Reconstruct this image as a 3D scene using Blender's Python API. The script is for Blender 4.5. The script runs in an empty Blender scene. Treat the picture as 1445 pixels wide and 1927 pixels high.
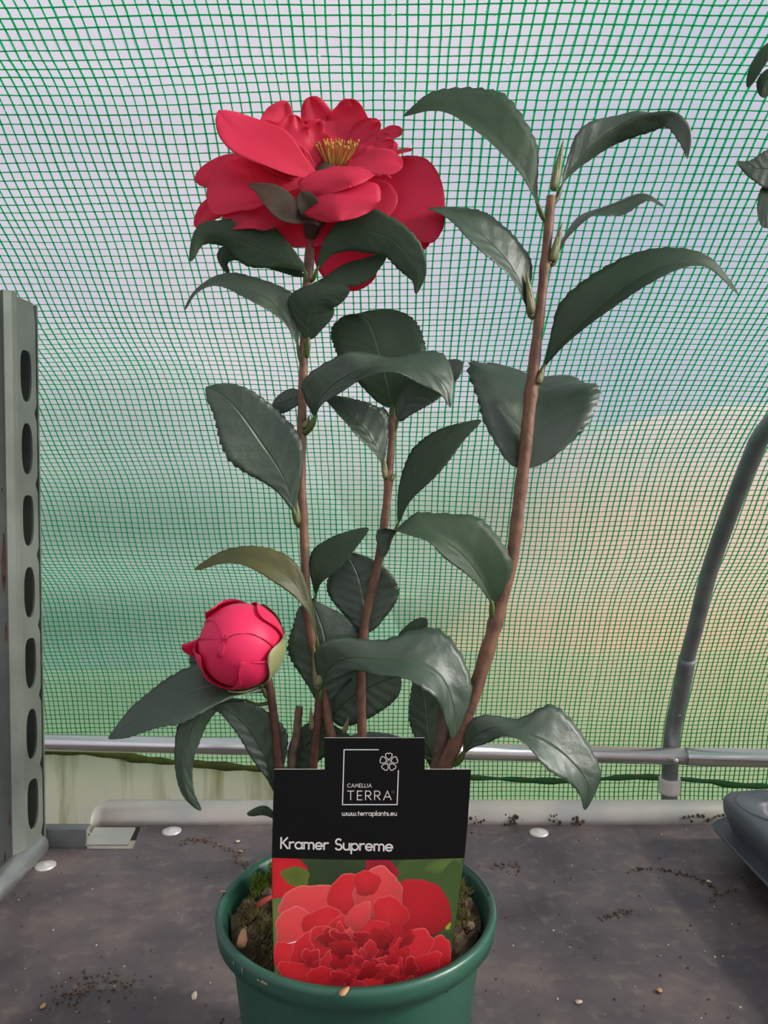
import bpy, math, random
import numpy as np
from mathutils import Vector

random.seed(7)
rng = np.random.default_rng(7)
SC = bpy.context.scene
COL = SC.collection
PI = math.pi

# ------------------------------------------------------------------ camera
FPX = 1430.0
PITCH = math.radians(2.0)
CAM = Vector((0.0, 0.0, 0.41))
FW = Vector((0, math.cos(PITCH), -math.sin(PITCH)))
UP = Vector((0, math.sin(PITCH), math.cos(PITCH)))
RT = Vector((1, 0, 0))
cd = bpy.data.cameras.new('camera')
cd.sensor_fit = 'VERTICAL'
cd.sensor_height = 36.0
cd.lens = FPX * 36.0 / 1927.0
cd.clip_start = 0.01
cam = bpy.data.objects.new('camera', cd)
COL.objects.link(cam)
cam.location = CAM
cam.rotation_euler = (PI / 2 - PITCH, 0, 0)
SC.camera = cam

# ------------------------------------------------------------------ view, world, sun
SC.view_settings.view_transform = 'Standard'
SC.view_settings.look = 'None'
SC.view_settings.gamma = 1.0
SC.view_settings.use_curve_mapping = False
SC.view_settings.exposure = 0.0

w = bpy.data.worlds.new('overcast_sky')
SC.world = w
w.use_nodes = True
nt = w.node_tree
nt.nodes.clear()
o_ = nt.nodes.new('ShaderNodeOutputWorld')
bg = nt.nodes.new('ShaderNodeBackground')
tc = nt.nodes.new('ShaderNodeTexCoord')
no = nt.nodes.new('ShaderNodeTexNoise')
no.inputs['Scale'].default_value = 2.2
no.inputs['Detail'].default_value = 3.0
rp = nt.nodes.new('ShaderNodeValToRGB')
rp.color_ramp.elements[0].position = 0.36
rp.color_ramp.elements[0].color = (0.40, 0.46, 0.72, 1)
rp.color_ramp.elements[1].position = 0.62
rp.color_ramp.elements[1].color = (1.0, 0.83, 0.93, 1)
mpw = nt.nodes.new('ShaderNodeMapping')
mpw.inputs['Rotation'].default_value = (0.12, 0, math.radians(-32))
nt.links.new(tc.outputs['Generated'], mpw.inputs['Vector'])
nt.links.new(mpw.outputs[0], no.inputs['Vector'])
nt.links.new(no.outputs['Fac'], rp.inputs['Fac'])
nt.links.new(rp.outputs['Color'], bg.inputs['Color'])
bg.inputs['Strength'].default_value = 0.74
nt.links.new(bg.outputs[0], o_.inputs[0])

sd = bpy.data.lights.new('hazy_sun_offscreen', 'SUN')
sd.energy = 9.0
sd.angle = math.radians(4)
sd.color = (1.0, 0.95, 0.88)
sun = bpy.data.objects.new('hazy_sun_offscreen', sd)
COL.objects.link(sun)
sun.location = (2, -1, 3)
SUNDIR = Vector((-0.80, 0.14, -0.58))          # light travels left, slightly away, down
sun.rotation_euler = SUNDIR.to_track_quat('-Z', 'Y').to_euler()

# ------------------------------------------------------------------ mapping helpers
T0 = 0.495
KPX = T0 / FPX


def at(px, py, t):
    px, py, t = float(px), float(py), float(t)
    return CAM + t * (FW + (px - 722.5) / FPX * RT - (py - 963.5) / FPX * UP)


def P(px, py, dd=0.0, t0=T0):
    return at(px, py, t0 + dd * KPX)


def V(dx, dy, dd=0.0, s=1.0):
    return KPX * s * (dx * RT - dy * UP + dd * FW)


# ------------------------------------------------------------------ materials
MATS = {}


def mat(name, col, rough=0.5, spec=0.5, metal=0.0, noise=None, bump=None, trans=None, coat=0.0, extra=None):
    """noise=(scale, colour2, lo, hi[, detail]); bump=(scale, strength, dist); trans=(fac, colour)"""
    m = bpy.data.materials.new(name)
    m.use_nodes = True
    t = m.node_tree
    p = t.nodes['Principled BSDF']
    out = t.nodes['Material Output']
    p.inputs['Base Color'].default_value = (*col, 1)
    p.inputs['Roughness'].default_value = rough
    p.inputs['Specular IOR Level'].default_value = spec
    p.inputs['Metallic'].default_value = metal
    p.inputs['Coat Weight'].default_value = coat
    tcn = t.nodes.new('ShaderNodeTexCoord')
    if noise:
        n = t.nodes.new('ShaderNodeTexNoise')
        n.inputs['Scale'].default_value = noise[0]
        n.inputs['Detail'].default_value = noise[4] if len(noise) > 4 else 5
        r = t.nodes.new('ShaderNodeMapRange')
        r.inputs['From Min'].default_value = noise[2]
        r.inputs['From Max'].default_value = noise[3]
        mx = t.nodes.new('ShaderNodeMix')
        mx.data_type = 'RGBA'
        mx.inputs['A'].default_value = (*col, 1)
        mx.inputs['B'].default_value = (*noise[1], 1)
        t.links.new(tcn.outputs['Object'], n.inputs['Vector'])
        t.links.new(n.outputs['Fac'], r.inputs['Value'])
        t.links.new(r.outputs[0], mx.inputs['Factor'])
        t.links.new(mx.outputs['Result'], p.inputs['Base Color'])
        m['mixnode'] = mx.name
    if bump:
        n2 = t.nodes.new('ShaderNodeTexNoise')
        n2.inputs['Scale'].default_value = bump[0]
        n2.inputs['Detail'].default_value = 4
        b = t.nodes.new('ShaderNodeBump')
        b.inputs['Strength'].default_value = bump[1]
        b.inputs['Distance'].default_value = bump[2]
        t.links.new(tcn.outputs['Object'], n2.inputs['Vector'])
        t.links.new(n2.outputs['Fac'], b.inputs['Height'])
        t.links.new(b.outputs[0], p.inputs['Normal'])
    if trans:
        tr = t.nodes.new('ShaderNodeBsdfTranslucent')
        tr.inputs['Color'].default_value = (*trans[1], 1)
        ms = t.nodes.new('ShaderNodeMixShader')
        ms.inputs[0].default_value = trans[0]
        t.links.new(p.outputs[0], ms.inputs[1])
        t.links.new(tr.outputs[0], ms.inputs[2])
        t.links.new(ms.outputs[0], out.inputs[0])
    if extra:
        extra(t, p, out, tcn)
    MATS[name] = m
    return m


def leaf_nodes(midcol, strength):
    def ex(t, p, out, tcn):
        L = t.links.new

        def mth(op, a, b=None):
            n = t.nodes.new('ShaderNodeMath')
            n.operation = op
            for i, x in enumerate((a, b)):
                if x is None:
                    continue
                if isinstance(x, (int, float)):
                    n.inputs[i].default_value = x
                else:
                    L(x, n.inputs[i])
            return n.outputs[0]
        uv = t.nodes.new('ShaderNodeUVMap')
        sp = t.nodes.new('ShaderNodeSeparateXYZ')
        L(uv.outputs[0], sp.inputs[0])
        u = mth('ABSOLUTE', mth('MULTIPLY', mth('SUBTRACT', sp.outputs[0], 0.5), 2.0))
        v = sp.outputs[1]
        nz = t.nodes.new('ShaderNodeTexNoise')
        nz.inputs['Scale'].default_value = 60
        L(tcn.outputs['Object'], nz.inputs['Vector'])
        wob = mth('MULTIPLY', nz.outputs['Fac'], 0.09)
        ph = mth('MULTIPLY', mth('ADD', mth('SUBTRACT', v, mth('MULTIPLY', mth('POWER', u, 0.8), 0.17)), wob), 8.0)
        tri = mth('ABSOLUTE', mth('SUBTRACT', mth('FRACT', ph), 0.5))          # 0 at the vein
        vein = mth('MULTIPLY', mth('SUBTRACT', 1.0, mth('SMOOTH_MIN', mth('MULTIPLY', tri, 9.0), 1.0)), mth('SUBTRACT', 1.0, u))
        mid = mth('SUBTRACT', 1.0, mth('MINIMUM', mth('MULTIPLY', u, 22.0), 1.0))
        puck = mth('MULTIPLY', tri, 0.55)
        n3 = t.nodes.new('ShaderNodeTexNoise')
        n3.inputs['Scale'].default_value = 110
        n3.inputs['Detail'].default_value = 3
        L(tcn.outputs['Object'], n3.inputs['Vector'])
        h = mth('ADD', mth('ADD', puck, mth('MULTIPLY', mid, -0.8)), mth('MULTIPLY', n3.outputs['Fac'], 0.9))
        b = t.nodes.new('ShaderNodeBump')
        b.inputs['Strength'].default_value = strength
        b.inputs['Distance'].default_value = 0.0016
        L(h, b.inputs['Height'])
        L(b.outputs[0], p.inputs['Normal'])
        mx = t.nodes.new('ShaderNodeMix')
        mx.data_type = 'RGBA'
        src = p.inputs['Base Color'].links[0].from_socket if p.inputs['Base Color'].links else None
        if src:
            L(src, mx.inputs['A'])
        mx.inputs['B'].default_value = (*midcol, 1)
        L(mth('MINIMUM', mth('ADD', mth('MULTIPLY', vein, 0.18), mth('MULTIPLY', mid, 0.75)), 1.0), mx.inputs['Factor'])
        L(mx.outputs['Result'], p.inputs['Base Color'])
    return ex


mat('leaf_top', (0.030, 0.062, 0.036), 0.46, 0.95, noise=(30, (0.044, 0.082, 0.045), 0.35, 0.7),
    trans=(0.26, (0.10, 0.26, 0.02)), extra=leaf_nodes((0.07, 0.13, 0.045), 0.55))
mat('leaf_under', (0.034, 0.066, 0.036), 0.52, 0.4, noise=(40, (0.046, 0.084, 0.044), 0.35, 0.7),
    trans=(0.26, (0.12, 0.30, 0.02)), extra=leaf_nodes((0.06, 0.13, 0.03), 0.35))
mat('leaf_bronze', (0.10, 0.095, 0.030), 0.45, 0.4, noise=(30, (0.05, 0.075, 0.025), 0.35, 0.7),
    trans=(0.2, (0.22, 0.22, 0.04)), extra=leaf_nodes((0.14, 0.12, 0.05), 0.35))
mat('petiole', (0.070, 0.125, 0.022), 0.42, trans=(0.15, (0.25, 0.4, 0.05)))
mat('bark', (0.20, 0.098, 0.052), 0.55, noise=(110, (0.10, 0.05, 0.030), 0.38, 0.68), bump=(260, 0.6, 0.0012))
mat('old_bark', (0.16, 0.105, 0.066), 0.75, noise=(140, (0.07, 0.045, 0.03), 0.36, 0.66), bump=(200, 0.8, 0.002))
mat('young_bark', (0.105, 0.034, 0.022), 0.45, noise=(120, (0.06, 0.028, 0.018), 0.36, 0.66), bump=(260, 0.5, 0.001))
mat('bud_scale', (0.16, 0.19, 0.07), 0.45, noise=(120, (0.24, 0.20, 0.10), 0.4, 0.7), trans=(0.15, (0.3, 0.35, 0.1)))
mat('petal', (0.78, 0.050, 0.125), 0.48, 0.35, noise=(22, (0.68, 0.030, 0.085), 0.35, 0.7), bump=(95, 0.25, 0.001),
    trans=(0.45, (0.92, 0.07, 0.15)))
mat('bud_petal', (0.92, 0.045, 0.15), 0.45, 0.3, noise=(26, (0.82, 0.03, 0.11), 0.35, 0.7), bump=(70, 0.2, 0.001),
    trans=(0.25, (0.9, 0.08, 0.16)))
mat('sepal', (0.30, 0.33, 0.15), 0.55, noise=(45, (0.50, 0.42, 0.26), 0.40, 0.62), trans=(0.2, (0.5, 0.5, 0.2)), bump=(90, 0.3, 0.001))
mat('calyx', (0.060, 0.032, 0.022), 0.75, 0.3, noise=(50, (0.040, 0.034, 0.020), 0.4, 0.65))
mat('anther', (0.55, 0.28, 0.03), 0.6, noise=(300, (0.36, 0.15, 0.02), 0.4, 0.65))
mat('filament', (0.62, 0.33, 0.07), 0.5, trans=(0.3, (0.8, 0.4, 0.1)))
mat('pot_plastic', (0.020, 0.090, 0.058), 0.34, 0.5, noise=(14, (0.028, 0.104, 0.068), 0.35, 0.7), bump=(60, 0.06, 0.001))
mat('pot_dirt', (0.30, 0.24, 0.16), 0.9)
mat('compost', (0.045, 0.032, 0.020), 0.95, 0.2, noise=(75, (0.13, 0.095, 0.055), 0.42, 0.66), bump=(160, 1.0, 0.004))
mat('compost_crumb', (0.060, 0.040, 0.026), 0.95, 0.2, noise=(200, (0.17, 0.12, 0.075), 0.42, 0.66))
mat('moss', (0.13, 0.20, 0.022), 0.85, 0.2, noise=(70, (0.24, 0.32, 0.04), 0.4, 0.65), trans=(0.2, (0.25, 0.3, 0.05)))
mat('moss_olive', (0.15, 0.13, 0.05), 0.9, 0.2, noise=(70, (0.28, 0.23, 0.10), 0.4, 0.65), trans=(0.2, (0.25, 0.25, 0.08)))
mat('fallen_petal', (0.62, 0.10, 0.06), 0.6, trans=(0.3, (0.7, 0.12, 0.06)))
mat('dry_flake', (0.45, 0.24, 0.11), 0.8)
mat('pale_flake', (0.70, 0.58, 0.42), 0.8)
mat('galvanised', (0.42, 0.44, 0.43), 0.42, 0.5, metal=0.85, noise=(25, (0.58, 0.58, 0.55), 0.38, 0.66), bump=(90, 0.12, 0.001))
mat('dark_steel', (0.12, 0.135, 0.13), 0.45, 0.5, metal=0.5, noise=(25, (0.17, 0.185, 0.18), 0.38, 0.66))
mat('galv_tube', (0.80, 0.80, 0.80), 0.24, 0.5, metal=0.9, noise=(18, (0.74, 0.74, 0.73), 0.38, 0.66), bump=(40, 0.03, 0.001))
mat('hoop_steel', (0.20, 0.22, 0.23), 0.5, 0.5, metal=0.55, noise=(30, (0.26, 0.28, 0.28), 0.38, 0.66), bump=(120, 0.1, 0.001))
mat('post_paint', (0.115, 0.132, 0.115), 0.5, 0.4, metal=0.3, noise=(11, (0.18, 0.20, 0.175), 0.4, 0.62), bump=(50, 0.15, 0.002))
mat('rust_patch', (0.085, 0.042, 0.026), 0.9, noise=(120, (0.16, 0.085, 0.05), 0.4, 0.65))
mat('rail_paint', (0.52, 0.50, 0.42), 0.42, 0.5, metal=0.5, noise=(14, (0.40, 0.41, 0.37), 0.42, 0.62), bump=(60, 0.15, 0.002))
mat('washer_zinc', (0.74, 0.71, 0.66), 0.40, 0.5, metal=0.45)
mat('white_tape', (0.80, 0.76, 0.70), 0.55)
mat('tray_plastic', (0.060, 0.070, 0.082), 0.45, 0.45, noise=(30, (0.075, 0.085, 0.098), 0.35, 0.7), bump=(200, 0.1, 0.0006))
mat('card_black', (0.0045, 0.0045, 0.0042), 0.6, 0.12)
mat('card_white', (0.80, 0.78, 0.73), 0.6)
mat('print_white', (0.78, 0.76, 0.70), 0.5)
mat('print_grey', (0.10, 0.10, 0.095), 0.5)
mat('floor_soil', (0.10, 0.085, 0.065), 0.95, noise=(9, (0.16, 0.14, 0.11), 0.38, 0.66), bump=(20, 0.6, 0.02))
mat('ground_grass', (0.10, 0.20, 0.085), 0.95, noise=(1.2, (0.15, 0.24, 0.10), 0.38, 0.66))
mat('soil_bank', (0.78, 0.46, 0.27), 0.95, noise=(1.6, (0.62, 0.42, 0.25), 0.38, 0.66))
mat('hedge', (0.05, 0.14, 0.10), 0.95, noise=(2.5, (0.10, 0.20, 0.14), 0.38, 0.66))
mat('thread_green', (0.015, 0.19, 0.10), 0.45, 0.4, trans=(0.74, (0.045, 0.72, 0.38)))
mat('hem_green', (0.02, 0.17, 0.07), 0.6, noise=(40, (0.09, 0.15, 0.04), 0.4, 0.62), trans=(0.4, (0.04, 0.42, 0.14)))
mat('hem_algae', (0.13, 0.15, 0.03), 0.75, noise=(45, (0.07, 0.10, 0.025), 0.4, 0.62), trans=(0.35, (0.35, 0.38, 0.06)))


def vcol_mat(name, rough=0.45, spec=0.35):
    def ex(t, p, out, tcn):
        a = t.nodes.new('ShaderNodeVertexColor')
        a.layer_name = 'ink'
        t.links.new(a.outputs['Color'], p.inputs['Base Color'])
    return mat(name, (1, 1, 1), rough, spec, extra=ex)


vcol_mat('print_ink')


def bench_ex(t, p, out, tcn):
    L = t.links.new
    n = t.nodes.new('ShaderNodeTexNoise')
    n.inputs['Scale'].default_value = 9
    n.inputs['Detail'].default_value = 7
    n.inputs['Roughness'].default_value = 0.62
    L(tcn.outputs['Object'], n.inputs['Vector'])
    r = t.nodes.new('ShaderNodeValToRGB')
    e = r.color_ramp.elements
    e[0].position, e[0].color = 0.34, (0.045, 0.037, 0.040, 1)
    e[1].position, e[1].color = 0.70, (0.165, 0.125, 0.105, 1)
    q = e.new(0.52)
    q.color = (0.088, 0.071, 0.073, 1)
    L(n.outputs['Fac'], r.inputs['Fac'])
    # dusty smears
    n2 = t.nodes.new('ShaderNodeTexNoise')
    n2.inputs['Scale'].default_value = 70
    n2.inputs['Detail'].default_value = 6
    L(tcn.outputs['Object'], n2.inputs['Vector'])
    rr = t.nodes.new('ShaderNodeMapRange')
    rr.inputs['From Min'].default_value = 0.54
    rr.inputs['From Max'].default_value = 0.78
    rr.inputs['To Max'].default_value = 0.6
    L(n2.outputs['Fac'], rr.inputs['Value'])
    mx = t.nodes.new('ShaderNodeMix')
    mx.data_type = 'RGBA'
    L(r.outputs['Color'], mx.inputs['A'])
    mx.inputs['B'].default_value = (0.20, 0.165, 0.13, 1)
    L(rr.outputs[0], mx.inputs['Factor'])
    L(mx.outputs['Result'], p.inputs['Base Color'])
    b = t.nodes.new('ShaderNodeBump')
    b.inputs['Strength'].default_value = 0.25
    b.inputs['Distance'].default_value = 0.0012
    L(n2.outputs['Fac'], b.inputs['Height'])
    L(b.outputs[0], p.inputs['Normal'])


mat('phenolic_board', (0.1, 0.09, 0.09), 0.48, 0.45, extra=bench_ex)


def film_mat(name, tint, clear, refr, trans_col):
    m = bpy.data.materials.new(name)
    m.use_nodes = True
    t = m.node_tree
    t.nodes.clear()
    L = t.links.new
    out = t.nodes.new('ShaderNodeOutputMaterial')
    rf = t.nodes.new('ShaderNodeBsdfRefraction')
    rf.inputs['Color'].default_value = (*tint, 1)
    rf.inputs['Roughness'].default_value = 0.75
    rf.inputs['IOR'].default_value = 1.35
    tl = t.nodes.new('ShaderNodeBsdfTranslucent')
    tl.inputs['Color'].default_value = (*trans_col, 1)
    tp = t.nodes.new('ShaderNodeBsdfTransparent')
    tp.inputs['Color'].default_value = (*tint, 1)
    gl = t.nodes.new('ShaderNodeBsdfGlossy')
    gl.inputs['Roughness'].default_value = 0.22
    tcn = t.nodes.new('ShaderNodeTexCoord')
    n = t.nodes.new('ShaderNodeTexNoise')
    n.inputs['Scale'].default_value = 120
    n.inputs['Detail'].default_value = 3
    L(tcn.outputs['Object'], n.inputs['Vector'])
    b = t.nodes.new('ShaderNodeBump')
    b.inputs['Strength'].default_value = 0.35
    b.inputs['Distance'].default_value = 0.003
    L(n.outputs['Fac'], b.inputs['Height'])
    for s in (rf, gl):
        L(b.outputs[0], s.inputs['Normal'])
    m1 = t.nodes.new('ShaderNodeMixShader')
    m1.inputs[0].default_value = refr
    L(tl.outputs[0], m1.inputs[1])
    L(rf.outputs[0], m1.inputs[2])
    m2 = t.nodes.new('ShaderNodeMixShader')
    m2.inputs[0].default_value = clear
    L(m1.outputs[0], m2.inputs[1])
    L(tp.outputs[0], m2.inputs[2])
    m3 = t.nodes.new('ShaderNodeMixShader')
    m3.inputs[0].default_value = 0.05
    L(m2.outputs[0], m3.inputs[1])
    L(gl.outputs[0], m3.inputs[2])
    L(m3.outputs[0], out.inputs[0])
    MATS[name] = m


film_mat('polythene', (0.97, 0.97, 0.98), 0.28, 0.76, (0.86, 0.88, 0.90))


def skirt_ex(t, p, out, tcn):
    L = t.links.new
    mp = t.nodes.new('ShaderNodeMapping')
    mp.inputs['Scale'].default_value = (16, 1, 1.6)
    L(tcn.outputs['Object'], mp.inputs['Vector'])
    n = t.nodes.new('ShaderNodeTexNoise')
    n.inputs['Scale'].default_value = 1.6
    n.inputs['Detail'].default_value = 6
    L(mp.outputs[0], n.inputs['Vector'])
    r = t.nodes.new('ShaderNodeValToRGB')
    e = r.color_ramp.elements
    e[0].position, e[0].color = 0.50, (0.90, 0.87, 0.72, 1)
    e[1].position, e[1].color = 0.74, (0.30, 0.31, 0.08, 1)
    L(n.outputs['Fac'], r.inputs['Fac'])
    L(r.outputs['Color'], p.inputs['Base Color'])
    tr = t.nodes.new('ShaderNodeBsdfTranslucent')
    L(r.outputs['Color'], tr.inputs['Color'])
    ms = t.nodes.new('ShaderNodeMixShader')
    ms.inputs[0].default_value = 0.62
    L(p.outputs[0], ms.inputs[1])
    L(tr.outputs[0], ms.inputs[2])
    L(ms.outputs[0], out.inputs[0])


mat('cream_skirt', (0.75, 0.73, 0.6), 0.6, extra=skirt_ex)


def drop_ex(t, p, out, tcn):
    p.inputs['Transmission Weight'].default_value = 1.0
    p.inputs['IOR'].default_value = 1.33


mat('water_drop', (1, 1, 1), 0.02, extra=drop_ex)

# ------------------------------------------------------------------ mesh helpers


class MB:
    def __init__(s):
        s.v, s.f, s.m, s.uv, s.col = [], [], [], {}, {}

    def add(s, verts, faces, mi=0):
        b = len(s.v)
        s.v += [tuple(x) for x in verts]
        for f in faces:
            s.f.append(tuple(i + b for i in f))
            s.m.append(mi)
        return b

    def build(s, name, mats, parent=None, smooth=True, cols=None, bevel=0):
        me = bpy.data.meshes.new(name)
        me.from_pydata(s.v, [], s.f)
        mats = mats if isinstance(mats, (list, tuple)) else [mats]
        for x in mats:
            me.materials.append(MATS[x])
        if len(mats) > 1:
            me.polygons.foreach_set('material_index', s.m)
        me.polygons.foreach_set('use_smooth', [smooth] * len(me.polygons))
        if s.uv:
            ul = me.uv_layers.new(name='UVMap')
            vi = np.empty(len(me.loops), dtype=np.int32)
            me.loops.foreach_get('vertex_index', vi)
            arr = np.array([s.uv.get(i, (0.5, 0.5)) for i in range(len(s.v))], dtype=np.float32)
            ul.data.foreach_set('uv', arr[vi].ravel())
        if s.col:
            ca = me.color_attributes.new('ink', 'FLOAT_COLOR', 'POINT')
            arr = np.array([(*s.col.get(i, (1, 1, 1)), 1.0) for i in range(len(s.v))], dtype=np.float32)
            ca.data.foreach_set('color', arr.ravel())
        me.update()
        o = bpy.data.objects.new(name, me)
        COL.objects.link(o)
        if parent:
            o.parent = parent
            o.matrix_parent_inverse = parent_inv(parent)
        if bevel:
            bm = o.modifiers.new('bevel', 'BEVEL')
            bm.width = bevel
            bm.segments = 2
            bm.limit_method = 'ANGLE'
        return o


def parent_inv(p):
    from mathutils import Matrix
    m = Matrix.Translation(p.location) if p.type == 'EMPTY' else Matrix.Identity(4)
    return m.inverted()


def empty(name, loc, label, cat, group=None):
    o = bpy.data.objects.new(name, None)
    COL.objects.link(o)
    o.location = loc
    o.empty_display_size = 0.02
    tag(o, label, cat, group)
    return o


def tag(o, label, cat, group=None):
    o['label'] = label
    o['category'] = cat
    if group:
        o['group'] = group
    return o


def struct(o):
    o['kind'] = 'structure'
    return o


def stuff(o):
    o['kind'] = 'stuff'
    return o


def crom(pts, n):
    """Catmull-Rom through pts, resampled to n points evenly by length"""
    pts = [Vector(p) for p in pts]
    if len(pts) == 2:
        return [pts[0].lerp(pts[1], i / (n - 1)) for i in range(n)]
    q = [2 * pts[0] - pts[1]] + pts + [2 * pts[-1] - pts[-2]]
    dense = []
    for i in range(1, len(q) - 2):
        for j in range(16):
            t = j / 16
            a, b, c, d = q[i - 1], q[i], q[i + 1], q[i + 2]
            dense.append(0.5 * ((2 * b) + (c - a) * t + (2 * a - 5 * b + 4 * c - d) * t * t + (3 * b - a - 3 * c + d) * t ** 3))
    dense.append(pts[-1])
    L = [0]
    for i in range(1, len(dense)):
        L.append(L[-1] + (dense[i] - dense[i - 1]).length)
    out, k = [], 0
    for i in range(n):
        s = L[-1] * i / (n - 1)
        while k < len(L) - 2 and L[k + 1] < s:
            k += 1
        d = L[k + 1] - L[k]
        out.append(dense[k].lerp(dense[k + 1], (s - L[k]) / d if d > 1e-9 else 0))
    return out


def tangents(c):
    n = len(c)
    return [(c[min(i + 1, n - 1)] - c[max(i - 1, 0)]).normalized() for i in range(n)]


def tube(mb, pts, rad, n=10, seg=None, mi=0, cap=True, wob=0.0):
    if seg:
        k = len(pts)
        c = crom(pts, seg)
        r = [np.interp(i / (seg - 1), np.linspace(0, 1, len(rad)), rad) for i in range(seg)] if isinstance(rad, (list, tuple)) else [rad] * seg
    else:
        c = [Vector(p) for p in pts]
        r = rad if isinstance(rad, (list, tuple)) else [rad] * len(c)
    r = [float(q) for q in r]
    T = tangents(c)
    a = Vector((0, 0, 1)) if abs(T[0].z) < 0.8 else Vector((1, 0, 0))
    nrm = (a - T[0] * a.dot(T[0])).normalized()
    V_, F_ = [], []
    for i, p in enumerate(c):
        nrm = (nrm - T[i] * nrm.dot(T[i])).normalized()
        bn = T[i].cross(nrm)
        for j in range(n):
            an = 2 * PI * j / n
            rr = r[i] * (1 + wob * random.uniform(-1, 1))
            V_.append(p + rr * (math.cos(an) * nrm + math.sin(an) * bn))
    for i in range(len(c) - 1):
        for j in range(n):
            F_.append((i * n + j, i * n + (j + 1) % n, (i + 1) * n + (j + 1) % n, (i + 1) * n + j))
    if cap:
        F_.append(tuple(range(n))[::-1])
        F_.append(tuple((len(c) - 1) * n + j for j in range(n)))
    mb.add(V_, F_, mi)
    return c


def box(mb, lo, hi, mi=0):
    x0, y0, z0 = lo
    x1, y1, z1 = hi
    mb.add([(x0, y0, z0), (x1, y0, z0), (x1, y1, z0), (x0, y1, z0), (x0, y0, z1), (x1, y0, z1), (x1, y1, z1), (x0, y1, z1)],
           [(0, 3, 2, 1), (4, 5, 6, 7), (0, 1, 5, 4), (1, 2, 6, 5), (2, 3, 7, 6), (3, 0, 4, 7)], mi)


def lathe(mb, prof, n=64, c=(0, 0), mi=0, closed=False):
    V_, F_ = [], []
    for r, z in prof:
        for j in range(n):
            a = 2 * PI * j / n
            V_.append((c[0] + r * math.cos(a), c[1] + r * math.sin(a), z))
    k = len(prof)
    for i in range(k if closed else k - 1):
        i2 = (i + 1) % k
        for j in range(n):
            F_.append((i * n + j, i * n + (j + 1) % n, i2 * n + (j + 1) % n, i2 * n + j))
    return mb.add(V_, F_, mi)


def blobverts(c, r, seed, n=7, m=5, sq=(1, 1, 1)):
    rr = random.Random(seed)
    V_, F_ = [], []
    V_.append((c[0], c[1], c[2] - r * sq[2]))
    for i in range(1, m):
        ph = -PI / 2 + PI * i / m
        for j in range(n):
            a = 2 * PI * j / n
            q = r * rr.uniform(0.7, 1.2)
            V_.append((c[0] + q * math.cos(ph) * math.cos(a) * sq[0], c[1] + q * math.cos(ph) * math.sin(a) * sq[1], c[2] + q * math.sin(ph) * sq[2]))
    V_.append((c[0], c[1], c[2] + r * sq[2]))
    for j in range(n):
        F_.append((0, 1 + (j + 1) % n, 1 + j))
    for i in range(m - 2):
        for j in range(n):
            F_.append((1 + i * n + j, 1 + i * n + (j + 1) % n, 1 + (i + 1) * n + (j + 1) % n, 1 + (i + 1) * n + j))
    e = len(V_) - 1
    for j in range(n):
        F_.append((e, 1 + (m - 2) * n + j, 1 + (m - 2) * n + (j + 1) % n))
    return V_, F_


# ------------------------------------------------------------------ blades: leaves, petals, sepals
def prof_leaf(v):
    a = min(max(v, 0.0), 1.0)
    return (a ** 0.62) * ((1 - a) ** 0.56) / 0.4415


def prof_round(v):
    return max(0.0, 1 - abs(2 * v - 1) ** 2.3) ** 0.5


def prof_petal(v):
    q = min(v / 0.55, 1.0)
    q = q * q * (3 - 2 * q)
    return (0.34 + 0.66 * q) * max(0.0, 1 - max(0.0, (v - 0.68) / 0.32) ** 2.2) ** 0.5


def interp_vec(knots, t):
    if not isinstance(knots, list):
        return knots
    if t <= knots[0][0]:
        return knots[0][1]
    for (a, va), (b, vb) in zip(knots, knots[1:]):
        if t <= b:
            f = (t - a) / (b - a)
            f = f * f * (3 - 2 * f)
            return va.lerp(vb, f)
    return knots[-1][1]


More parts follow.
